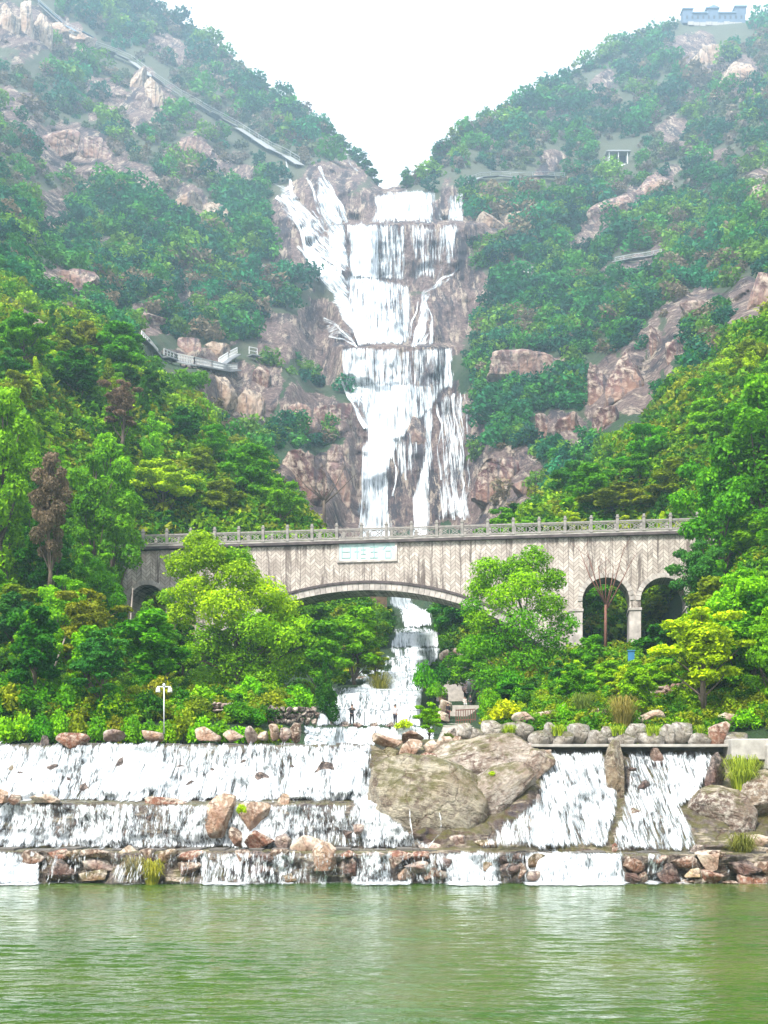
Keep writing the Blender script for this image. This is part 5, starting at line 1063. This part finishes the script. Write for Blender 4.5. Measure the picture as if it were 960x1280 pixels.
# thin trees standing on the skyline
rr = random.Random(4); k = 0
proto('ridge', 5, lobes_round(15, 1.5, 1.6, 4.8, 7, .5, .28), 260, .38, 15, .08, shell=.9)
for px in list(np.arange(196, 470, 8.5)) + list(np.arange(503, 850, 8.0)):
    px = px + rr.uniform(-3, 3); py = float(skyline(px)); a = T(px, py + 5, 0); hh = rr.uniform(4.5, 12) if px > 480 else rr.uniform(4, 9.5)
    side = 'left' if px < 480 else 'right'
    if 845 > px > 0: tree('broad_c', T(px + 3, py + 9, 0), rr.uniform(5, 9), rr.uniform(7, 11), TEAL, f'rounded tree just below the {side} skyline', name='ridge_tree', group=f'rounded trees below the {side} skyline', sink=1)
    tree('ridge', a, hh, hh * rr.uniform(.5, .9), TEAL if rr.random() < .6 else OLV, f'small thin tree standing on the skyline of the {side} mountain', name='ridge_tree', group=f'trees along the {side} skyline', sink=.5)
# ------------------------------------------------------------------ paths, pavilions and other works on the mountain
PALEG = plain('pale_railing', (.46, .47, .46), .7, .2, 1, 0); GREYR = plain('grey_railing', (.34, .36, .38), .7, .2, 1, 0); WHITEP = plain('white_paint', (.72, .72, .70), .6, .08, 2, 0); PATHC = plain('path_slab', (.26, .27, .28), .8, .15, 1, .1); BLUER = plain('blue_grey_roof', (.16, .24, .32), .6, .2, 1, .1); DARKW = plain('dark_opening', (.03, .035, .045), .6, .1, 1, 0)
def walkway(name, label, pts, off, wd, rail=1.1, post=2.5, roof=False, legs=5, railm=None, cat='walkway'):
    k_ = float(TD(*pts[0])) / 290; wd *= k_; rail *= k_; post *= k_; legs *= k_
    P3 = []
    for (px, py) in pts:
        d = min(float(TD(px, py)), float(TD(px, py + 4))) - off; P3.append(Vector(P(px, py, d)))
    o0 = P3[0].copy(); P3 = [p - o0 for p in P3]; e = empty(name, o0, label, cat)
    mb = MB(); rl = MB(); pp = MB(); lg = MB(); rf = MB()
    for a, b in zip(P3[:-1], P3[1:]):
        mb.bar(a, b, wd, .35); s = Vector((0, -wd / 2 + .08, 0)); up = Vector((0, 0, rail))
        rl.bar(a + s + up, b + s + up, .2, .22); rl.bar(a + s + up * .5, b + s + up * .5, .12, .12)
        L = (b - a).length; n = max(1, int(L / post))
        for i in range(n + 1):
            q = a.lerp(b, i / n) + s; rl.bar(q, q + up, .2)
        n = max(1, int(L / legs))
        for i in range(n):
            q = a.lerp(b, (i + .5) / n); lg = MB(); lg.bar(q + Vector((0, 0, -.2)), q + Vector((0, off * .6, -3.2)), .3); lg.build('support', PATHC, e)
        if roof: rf.bar(a + Vector((0, 0, 2.4)), b + Vector((0, 0, 2.4)), wd + .6, .3)
    mb.build('deck', PATHC, e); rl.build('railing', railm or WHITEP, e)
    if roof: rf.build('roof', BLUER, e)
    return e
walkway('cliff_walkway', 'long grey stepped walkway slanting down the upper left mountainside', [(122, 60), (145, 68), (165, 77), (190, 96), (206, 107), (228, 121), (246, 131), (262, 141), (276, 148), (298, 160), (320, 174), (340, 187), (358, 195), (375, 206)], 2.2, 1.8, 1.0, 4, railm=GREYR)
walkway('covered_walkway', 'blue grey roofed walkway above the pale cliff at the upper left', [(50, 8), (66, 22), (82, 36), (100, 46), (114, 54)], 2.2, 2.4, 1.0, 4, roof=True, railm=GREYR)
walkway('cliff_platform', 'white railed viewing walkway clinging to the cliff at mid left', [(206, 446), (222, 452), (244, 457), (266, 461), (284, 464), (297, 463)], 2.5, 2.2, 1.5, 1.6, railm=PALEG)
walkway('cliff_stairs', 'white railed flight climbing behind the viewing walkway at mid left', [(274, 458), (286, 449), (297, 443)], 3.2, 1.8, 1.5, 1.6, cat='stairs')
walkway('cliff_stairs', 'short white railed flight behind the round tree on the near left hill', [(178, 424), (188, 434), (198, 446)], 2.2, 1.8, 1.5, 1.6, cat='stairs')
walkway('cliff_landing', 'small white railed landing right of the viewing walkway', [(312, 444), (322, 446)], 2.5, 2, 1.6, 1.6, cat='landing')
walkway('mountain_path', 'level pale path on the right mountain beside the head of the falls', [(578, 230), (600, 222), (625, 220), (650, 222), (680, 220), (705, 222)], 1.8, 1.6, .8, 4, railm=GREYR)
walkway('mountain_path', 'short white edged path half hidden in trees on the right mountain', [(768, 328), (790, 324), (806, 322), (826, 318)], 2.2, 1.6, .8, 3, railm=GREYR)
# open pavilion
d = float(TD(773, 206)) - 3; a = Vector(P(773, 207, d)); e = empty('pavilion', a, 'open white pavilion standing on the upper right mountainside', 'pavilion'); s = d / F
Wd = 25 * s; mb = MB()
mb.box((0, 2, -.25), (Wd * 1.0, 5, .5)); mb.build('floor', WHITEP, e)
mb = MB(); mb.box((0, 2, -1.6), (Wd * .8, 3.6, 2.2)); mb.box((-Wd * .35, 1.6, -3), (Wd * .22, 2, 5.5)); mb.build('base', PATHC, e)
for x in (-.46, -.0, .46):
    for y in (.2, 3.8):
        mb = MB(); mb.box((x * Wd, y, 17 * s / 2), (.42, .42, 17 * s)); mb.build('pillar', WHITEP, e)
mb = MB(); mb.box((0, .25, .6), (Wd * .9, .2, .9)); mb.build('balustrade', WHITEP, e)
mb = MB(); mb.box((0, 2, 17 * s + .2), (Wd * 1.22, 6, .45)); mb.box((0, 2, 17 * s + .7), (Wd * 1.05, 5, .6)); mb.build('roof', PATHC, e)
mb = MB(); mb.box((0, 3.2, 17 * s * .55), (Wd * .86, .1, 17 * s * .8)); mb.build('interior_shade', DARKW, e)  # dark sheet stands in for the shade inside the open pavilion
# hilltop building
d = float(TD(893, 30)) - 2; s = d / F; a = Vector(P(893, 27, d)); e = empty('hilltop_building', a, 'long pale blue grey building with stepped roofline on the right summit', 'building')
GB = plain('hilltop_wall', (.10, .14, .20), .8, .12, .3, .1)
mb = MB(); mb.box((0, 5, 5 * s), (78 * s, 9, 12 * s)); mb.build('wall', GB, e)
for c_, d_ in (((-33 * s, 4.5, 13.5 * s), (12 * s, 8, 5 * s)), ((33 * s, 4.5, 15 * s), (14 * s, 8, 8 * s)), ((-2 * s, 4.5, 14 * s), (14 * s, 8, 6 * s))): mb = MB(); mb.box(c_, d_); mb.build('tower', GB, e)
mb = MB()
for x, z, w_ in ((-33, 16.5, 14), (33, 19.5, 16), (-2, 17.5, 17), (-18, 11.5, 20), (16, 11.5, 22)): mb.box((x * s, 4.3, z * s), (w_ * s, 9.6, 1.2 * s))
mb.build('roof', BLUER, e)
mb = MB(); mb.poly([(-7 * s, -.6, 18 * s), (5 * s, -.6, 18 * s), (-1 * s, -.6, 21 * s)]); mb.poly([(-7 * s, 8, 18 * s), (-1 * s, 8, 21 * s), (5 * s, 8, 18 * s)]); mb.poly([(-7 * s, -.6, 18 * s), (-1 * s, -.6, 21 * s), (-1 * s, 8, 21 * s), (-7 * s, 8, 18 * s)]); mb.poly([(5 * s, -.6, 18 * s), (5 * s, 8, 18 * s), (-1 * s, 8, 21 * s), (-1 * s, -.6, 21 * s)]); mb.build('gable', BLUER, e)
mb = MB(); mb.bar((-13 * s, 4, 12 * s), (-13 * s, 4, 22 * s), .25); mb.build('mast', PATHC, e)
for i in range(11):
    mb = MB(); mb.box(((-34 + i * 6.8) * s, .44, 6 * s), (2.4 * s, .1, 4 * s)); mb.build('window', DARKW, e)
mb = MB()
for i in range(9): mb.box(((-30 + i * 7.5) * s, -.8 + .3 * (i % 2), (-3.5 - .6 * (i % 3)) * s), (7 * s, 2, 4.5 * s))
mb.build('retaining_wall', CONC, e)
for px, py, lab in ((655, 338, 'small white hut roof among trees on the lower right mountain'),):
    d = float(TD(px, py)) - 3; s = d / F; e = empty('hut', P(px, py + 5, d), lab, 'hut')
    mb = MB(); mb.box((0, 1.5, 4 * s), (18 * s, 3, 8 * s)); mb.build('wall', WHITEP, e); mb = MB(); mb.box((0, 1.5, 8.6 * s), (23 * s, 4, 1.4 * s)); mb.build('roof', PATHC, e)
# ------------------------------------------------------------------ garden stairs with landing, rails, walls
e = empty('stone_stairs', P(582, 926, 80), 'wide stone stairs rising from the parapet towards the standing people', 'stairs')
mb = MB(); b0 = e.location; n = 9
for i in range(n):
    D = 80.5 + i * 2.9; z = H + (HY - (922 - 19.5 * i / n)) / F * D; x = (580 - i * .2 - 480) / F * D
    mb.box((x - b0.x, D - b0.y + 1.5, z - b0.z - .6), (3.2, 3.2, 1.2))
mb.build('steps', STONE, e, bevel=.02)
e2 = empty('stone_terrace', P(590, 888, 118), 'pale stone terrace under the standing people', 'terrace')
mb = MB(); mb.box((0, 4, -.75), (6.4, 14, 1.5)); mb.build('paving', plain('pale_paving', (.55, .47, .42), .8, .15, 1.2, .2), e2, bevel=.03)
mb = MB(); mb.box((0, -3.1, -.55), (6.6, .3, 1.6)); mb.build('front_wall', STONE, e2)
for i, (px0, px1, py, D, lab) in enumerate(((548, 590, 838, 134, 'upper flat stone step slab above the rounded bush'), (556, 596, 826, 139, 'uppermost flat stone slab beside the cascade'), (545, 580, 846, 130, 'lower flat stone slab above the rounded bush'))):
    mb = MB(); a, b = P(px0, py, D), P(px1, py, D); mb.box(((a[0] + b[0]) / 2, D + 2, a[2] - 1.5), (b[0] - a[0], 3.9, 3.0)); tag(mb.build('stone_slab', STONE, bevel=.05), lab, 'stone slab')
# rusty railing by the stairs
e = empty('iron_railing', P(582, 902, 104), 'reddish brown iron railing in front of the stair landing', 'railing'); RUST = plain('rusty_iron', (.14, .05, .035), .7, .3, 4, 0)
mb = MB(); s = 104 / F
for z in (.1, .95): mb.bar((-12 * s, 0, z), (12 * s, 0, z + .1), .08)
mb.build('rails', RUST, e); mb = MB()
for i in range(9): mb.bar(((-12 + 3 * i) * s, 0, -.3), ((-12 + 3 * i) * s, 0, 1.02), .06)
mb.build('balusters', RUST, e)
# dark sculpture-like rock with a thin white spout
o = B(577, 838, 594, 866, 128, 'dark bluish standing rock with a thin white spout behind the people', (.10, .13, .17), 'standing rock', None, WETROCK, 'standing_rock', 81, .3, sub=4)
o = B(592, 838, 622, 868, 129, 'second dark bluish rock leaning over the standing rock', (.08, .11, .13), 'rock', None, WETROCK, 'rock', 82, .3, sub=4)
mb = MB(); a = P(586, 864, 125.5); mb.tube([(a[0], a[1], a[2]), (a[0] + .02, a[1] + .3, a[2] + .7), (a[0], a[1] + .8, a[2] + 1.3)], [.22, .17, .1], 7); tag(mb.build('water_spout', WHITEP, smooth=True), kind='structure')
# walls
def rubble(px0, py0, px1, py1, hpx, D0_, D1_, label, seed, col=(.38, .30, .26)):
    e = empty('rubble_wall', P(px0, py0, D0_), label, 'stone wall'); rr = random.Random(seed); n = int(abs(px1 - px0) / 7); vs, fs, off = [], [], 0
    for i in range(n):
        for j in range(3):
            t = (i + .5 * (j % 2)) / n; D = D0_ + (D1_ - D0_) * t; px = px0 + (px1 - px0) * t; py = py0 + (py1 - py0) * t - (j - .5) * hpx / 3 + rr.uniform(-1, 1)
            v, f = ICO[3]; q = np.random.default_rng(seed * 50 + i * 3 + j); v = v.copy(); v = v / (np.abs(v) ** 4).sum(1, keepdims=True) ** .2
            for _ in range(8):
                nn = q.normal(size=3); nn /= np.linalg.norm(nn); v = v - np.maximum(v @ nn - .72, 0)[:, None] * nn
            w_ = 7.4 / F * D * rr.uniform(.85, 1.2); h_ = hpx / 3 / F * D * rr.uniform(.9, 1.15); v = v * np.array([w_, .5, h_]) / 1.7; p = np.array(P(px, py, D)) - np.array(e.location)
            vs.append(v + p); fs.append(f + off); off += len(v)
    o = link(bpy.data.objects.new('stones', mesh_np('stones', np.concatenate(vs), np.concatenate(fs), ROCK, smooth=True)), e); o.color = (*col, 1); return e
rubble(796, 872, 886, 858, 15, 88, 86, 'rubble retaining wall among shrubs on the right bank', 3)
rubble(222, 886, 296, 886, 12, 82, 83, 'low pinkish wall behind the azalea hedge near the lamp post', 4, (.42, .30, .28))
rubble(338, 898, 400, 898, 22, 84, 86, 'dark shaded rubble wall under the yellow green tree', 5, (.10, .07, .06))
# twin-headed lamp post
D = 74.9; e = empty('lamp_post', P(205, 909, D), 'white twin headed lamp post rising from the azalea hedge', 'lamp post'); s = D / F
mb = MB(); mb.tube([(0, 0, -.4), (0, 0, 55 * s)], .038, 10); mb.tube([(0, 0, 51 * s), (0, 0, 54 * s)], .08, 10); mb.build('pole', METAL, e, smooth=True)
mb = MB(); mb.tube([(-8 * s, 0, 50.5 * s), (8 * s, 0, 50.5 * s)], .035, 8); mb.build('cross_arm', METAL, e)
LG = plain('lamp_glass', (.75, .75, .72), .25, .05, 2, 0)
for x in (-7.5, 7.5):
    mb = MB(); mb.tube([(x * s, 0, 50 * s), (x * s, 0, 47.5 * s)], [.06, .14], 10); c_ = mb.build('lamp_cap', METAL, e)
    mb = MB(); mb.tube([(x * s, 0, 47.4 * s), (x * s, 0, 43.5 * s)], [.12, .155], 12); mb.build('lamp_shade', LG, c_, smooth=True)
# post-and-wire rail across the stream
for i, (px, pt) in enumerate(((412, 884), (456, 884))):
    D = 99.5; e = empty('rail_post', P(px, 909, D), ['thin post at the left end of the stream crossing', 'thin post with a small sign between the two people on the crossing'][i], 'post'); mb = MB(); mb.tube([(0, 0, -.3), (0, 0, (909 - pt) / F * D)], .045, 8); mb.build('shaft', DARKW, e)
    if i: mb = MB(); mb.box((.1, -.06, 1.35), (.35, .05, .26)); mb.build('sign_panel', METAL, e)
mb = MB(); a, b = P(404, 887, 99.5), P(532, 888, 99.5); mb.tube([a, b], .022, 6); tag(mb.build('hand_cable', DARKW), 'thin cable strung along the stream crossing behind the people', 'cable')
mb = MB(); a = P(789, 822, 97); mb.box(a, (.5, .15, 1.0)); mb.box((a[0], a[1], a[2] + .54), (.6, .25, .08)); tag(mb.build('blue_panel', plain('blue_paint', (.03, .16, .32), .5, .1, 2, 0), bevel=.02), 'small blue panel among bushes below the right hand arches', 'panel')

# ------------------------------------------------------------------ people
SKIN = plain('skin', (.42, .25, .17), .6, .08, 4, 0); HAIR = plain('hair', (.02, .016, .013), .6, .2, 8, 0)
def skinned(name, J, Ed, rad, mat, parent, root=0):
    me = bpy.data.meshes.new(name); me.from_pydata(J, Ed, []); me.materials.append(mat); o = link(bpy.data.objects.new(name, me), parent)
    o.modifiers.new('skin', 'SKIN').use_smooth_shade = True
    for i, v in enumerate(me.skin_vertices[0].data):
        r = rad[i]; v.radius = r if isinstance(r, tuple) else (r, r); v.use_root = (i == root)
    s_ = o.modifiers.new('sub', 'SUBSURF'); s_.levels = 1; s_.render_levels = 2; return o
def person(loc, h, label, top, bottom, armL=((-.20, .02, 1.18), (-.16, -.16, 1.05)), armR=((.20, .02, 1.18), (.17, -.10, 1.02)), rz=0, stride=.08, long=False, sit=False):
    e = empty('person', loc, label, 'person', rz=rz); k = h / 1.72; e.scale = (k, k, k)
    tm = plain('cloth_' + label.split()[0] + str(len(MATS)), top, .85, .12, 6, .1); bm_ = plain('trousers_' + str(len(MATS)), bottom, .85, .12, 6, .1)
    dz = -.42 if sit else 0
    J = [(0, 0, .95 + dz), (0, 0, 1.12 + dz), (0, 0, 1.36 + dz), (0, 0, 1.47 + dz), (0, -.01, 1.54 + dz), (0, -.015, 1.66 + dz)]
    rad = [(.15, .10), (.13, .09), (.16, .10), .055, (.075, .085), (.08, .095)]; Ed = [(0, 1), (1, 2), (2, 3), (3, 4), (4, 5)]
    def add(p, r, par): J.append(p); rad.append(r); Ed.append((par, len(J) - 1)); return len(J) - 1
    arms = []
    for sgn, (el, ha) in ((-1, armL), (1, armR)):
        el = (el[0], el[1], el[2] + dz); ha = (ha[0], ha[1], ha[2] + dz)
        a = add((sgn * .18, 0, 1.40 + dz), .055, 2); b = add(el, .042, a); c = add(ha, .03, b); dvec = Vector(ha) - Vector(el); dvec.normalize(); add(tuple(Vector(ha) + dvec * .09), .026, c); arms.append((a, b, c, Vector(ha), dvec))
    legs = []
    for sgn in (-1, 1):
        kn = (sgn * .11, -.40, .50) if sit else (sgn * .10, -stride * sgn, .50); ft = (sgn * .11, -.42, .09) if sit else (sgn * .11, -stride * sgn * .4 + .02, .09)
        a = add((sgn * .09, 0, .88 + dz), .085, 0); b = add(kn, .06, a); c = add(ft, .04, b); add((ft[0] + sgn * .02, ft[1] - .16, .04), .035, c); legs.append((a, b, c))
    body = skinned('body', J, Ed, rad, SKIN, e)
    # fingers: five thin chains on each hand
    for (a, b, c, ha, dv) in arms:
        side = dv.cross(Vector((0, 1, 0))); side = side.normalized() if side.length > .1 else Vector((1, 0, 0)); mb = MB()
        for f in range(4):
            q = ha + dv * .10 + side * (f - 1.5) * .02; mb.tube([q, q + dv * .045, q + dv * .075 + Vector((0, -.02, 0))], [.010, .009, .007], 5)
        q = ha + dv * .05 + side * .04; mb.tube([q, q + dv * .03 + side * .03, q + dv * .06 + side * .035], [.011, .009, .007], 5); mb.build('fingers', SKIN, e, smooth=True)
    idx = [0, 1, 2]; S = [(0, 0, .90 + dz)] + [J[i] for i in (1, 2)] + [(0, 0, 1.44 + dz)]; sr = [(.18, .13), (.155, .115), (.185, .125), .075]; se = [(0, 1), (1, 2), (2, 3)]
    for (a, b, c, *_) in arms:
        S.append(J[a]); sr.append(.072); se.append((2, len(S) - 1)); S.append(J[b]); sr.append(.058); se.append((len(S) - 2, len(S) - 1)); S.append(J[c]); sr.append(.046); se.append((len(S) - 2, len(S) - 1))
    if long: S.append((0, 0, .72 + dz)); sr.append((.2, .15)); se.append((0, len(S) - 1))
    skinned('jacket', S, se, sr, tm, e)
    S = [(0, 0, .93 + dz)]; sr = [(.165, .118)]; se = []
    for (a, b, c) in legs:
        for q, (i, r) in enumerate(((a, .102), (b, .076), (c, .058))):
            S.append(J[i]); sr.append(r); se.append((0 if q == 0 else len(S) - 2, len(S) - 1))
    skinned('trousers', S, se, sr, bm_, e)
    # hair cap, nose, eyes, mouth, shoes
    def blob(nm, c, r, mat):
        v, f = ICO[3]; o = link(bpy.data.objects.new(nm, mesh_np(nm, v * np.array(r) + np.array(c), f, mat, smooth=True)), e); return o
    blob('hair', (0, .022, 1.665 + dz), (.098, .105, .115), HAIR)
    blob('nose', (0, -.118, 1.60 + dz), (.013, .018, .02), SKIN)
    for s_ in (-1, 1):
        blob('eye', (s_ * .032, -.102, 1.622 + dz), (.012, .008, .008), HAIR); blob('ear', (s_ * .092, .0, 1.60 + dz), (.012, .022, .032), SKIN)
        c = J[legs[0 if s_ < 0 else 1][2]]; blob('shoe', (c[0] + s_ * .01, c[1] - .06, .045), (.05, .13, .045), HAIR)
    blob('mouth', (0, -.105, 1.565 + dz), (.024, .006, .006), plain('lips' + str(len(MATS)), (.3, .1, .09), .6, .1, 3, 0))
    return e
person(P(440, 907.0, 99.2), 1.70, 'person in dark clothes on the stepping stones with hands raised in front', (.03, .03, .035), (.025, .025, .03), ((-.24, -.05, 1.22), (-.10, -.26, 1.30)), ((.24, -.05, 1.22), (.10, -.27, 1.32)), rz=R(20))
person(P(494, 907.0, 99.2), 1.68, 'person in grey top and dark trousers standing on the stepping stones', (.45, .42, .44), (.04, .035, .05), rz=R(-15))
person(P(560, 902, 107), 1.62, 'person in black top and long red brown coat standing by the iron railing', (.03, .022, .025), (.16, .05, .05), long=True, rz=R(30))
person(P(588, 887, 118), 1.40, 'person in black standing on the pale terrace', (.02, .02, .025), (.025, .022, .03), rz=R(-30))
person(P(581, 885, 121), 1.5, 'person in a pale top sitting on the terrace left of the person in black', (.60, .50, .46), (.5, .5, .5), sit=True, rz=R(10))
# ------------------------------------------------------------------ haze: one even box of air round everything
zt = float(TZ.max()) + 25; y0, y1 = -70, float(TY.max()) + 40
x0 = float(max(abs(TX.min()), TX.max(), 170)) + 20
mb = MB(); mb.box((0, (y0 + y1) / 2, (zt - 2) / 2), (2 * x0, y1 - y0, zt + 2))
hz, nt, b = newmat('haze'); nt.nodes.remove(b); pv = N(nt, 'VolumePrincipled'); pv.inputs['Density'].default_value = .00034; pv.inputs['Color'].default_value = (.58, .80, 1, 1); pv.inputs['Anisotropy'].default_value = .3
nt.links.new(pv.outputs[0], nt.nodes['Material Output'].inputs['Volume'])
tag(mb.build('haze', hz), 'thin bluish haze in the gorge air', 'haze', kind='stuff')
print('haze box', x0, y0, y1, zt, 'V', len(TX))

# things of one kind that look alike are told apart by their place in the row
def ordinal(n):
    tens = {2: 'twenty', 3: 'thirty', 4: 'forty', 5: 'fifty', 6: 'sixty'}
    if n <= 20: return ordn[n - 1]
    t_, u_ = divmod(n, 10); return (tens[t_][:-1] + 'ieth') if u_ == 0 else tens[t_] + '-' + ordn[u_ - 1]
same = {}
for o in SC.objects:
    if o.parent is None and o.get('label') and o.get('category'): same.setdefault(o['label'], []).append(o)
for lab, os_ in same.items():
    if len(os_) < 2: continue
    os_.sort(key=lambda o: o.location.x / o.location.y)
    for i, o in enumerate(os_): o['label'] = f'{lab}, {ordinal(i + 1)} from left'
for o in SC.objects:
    if o.parent is None and o.get('label') and len(o['label'].replace('-', ' ').split()) > 16: print('LONG', len(o['label'].split()), o['label'])
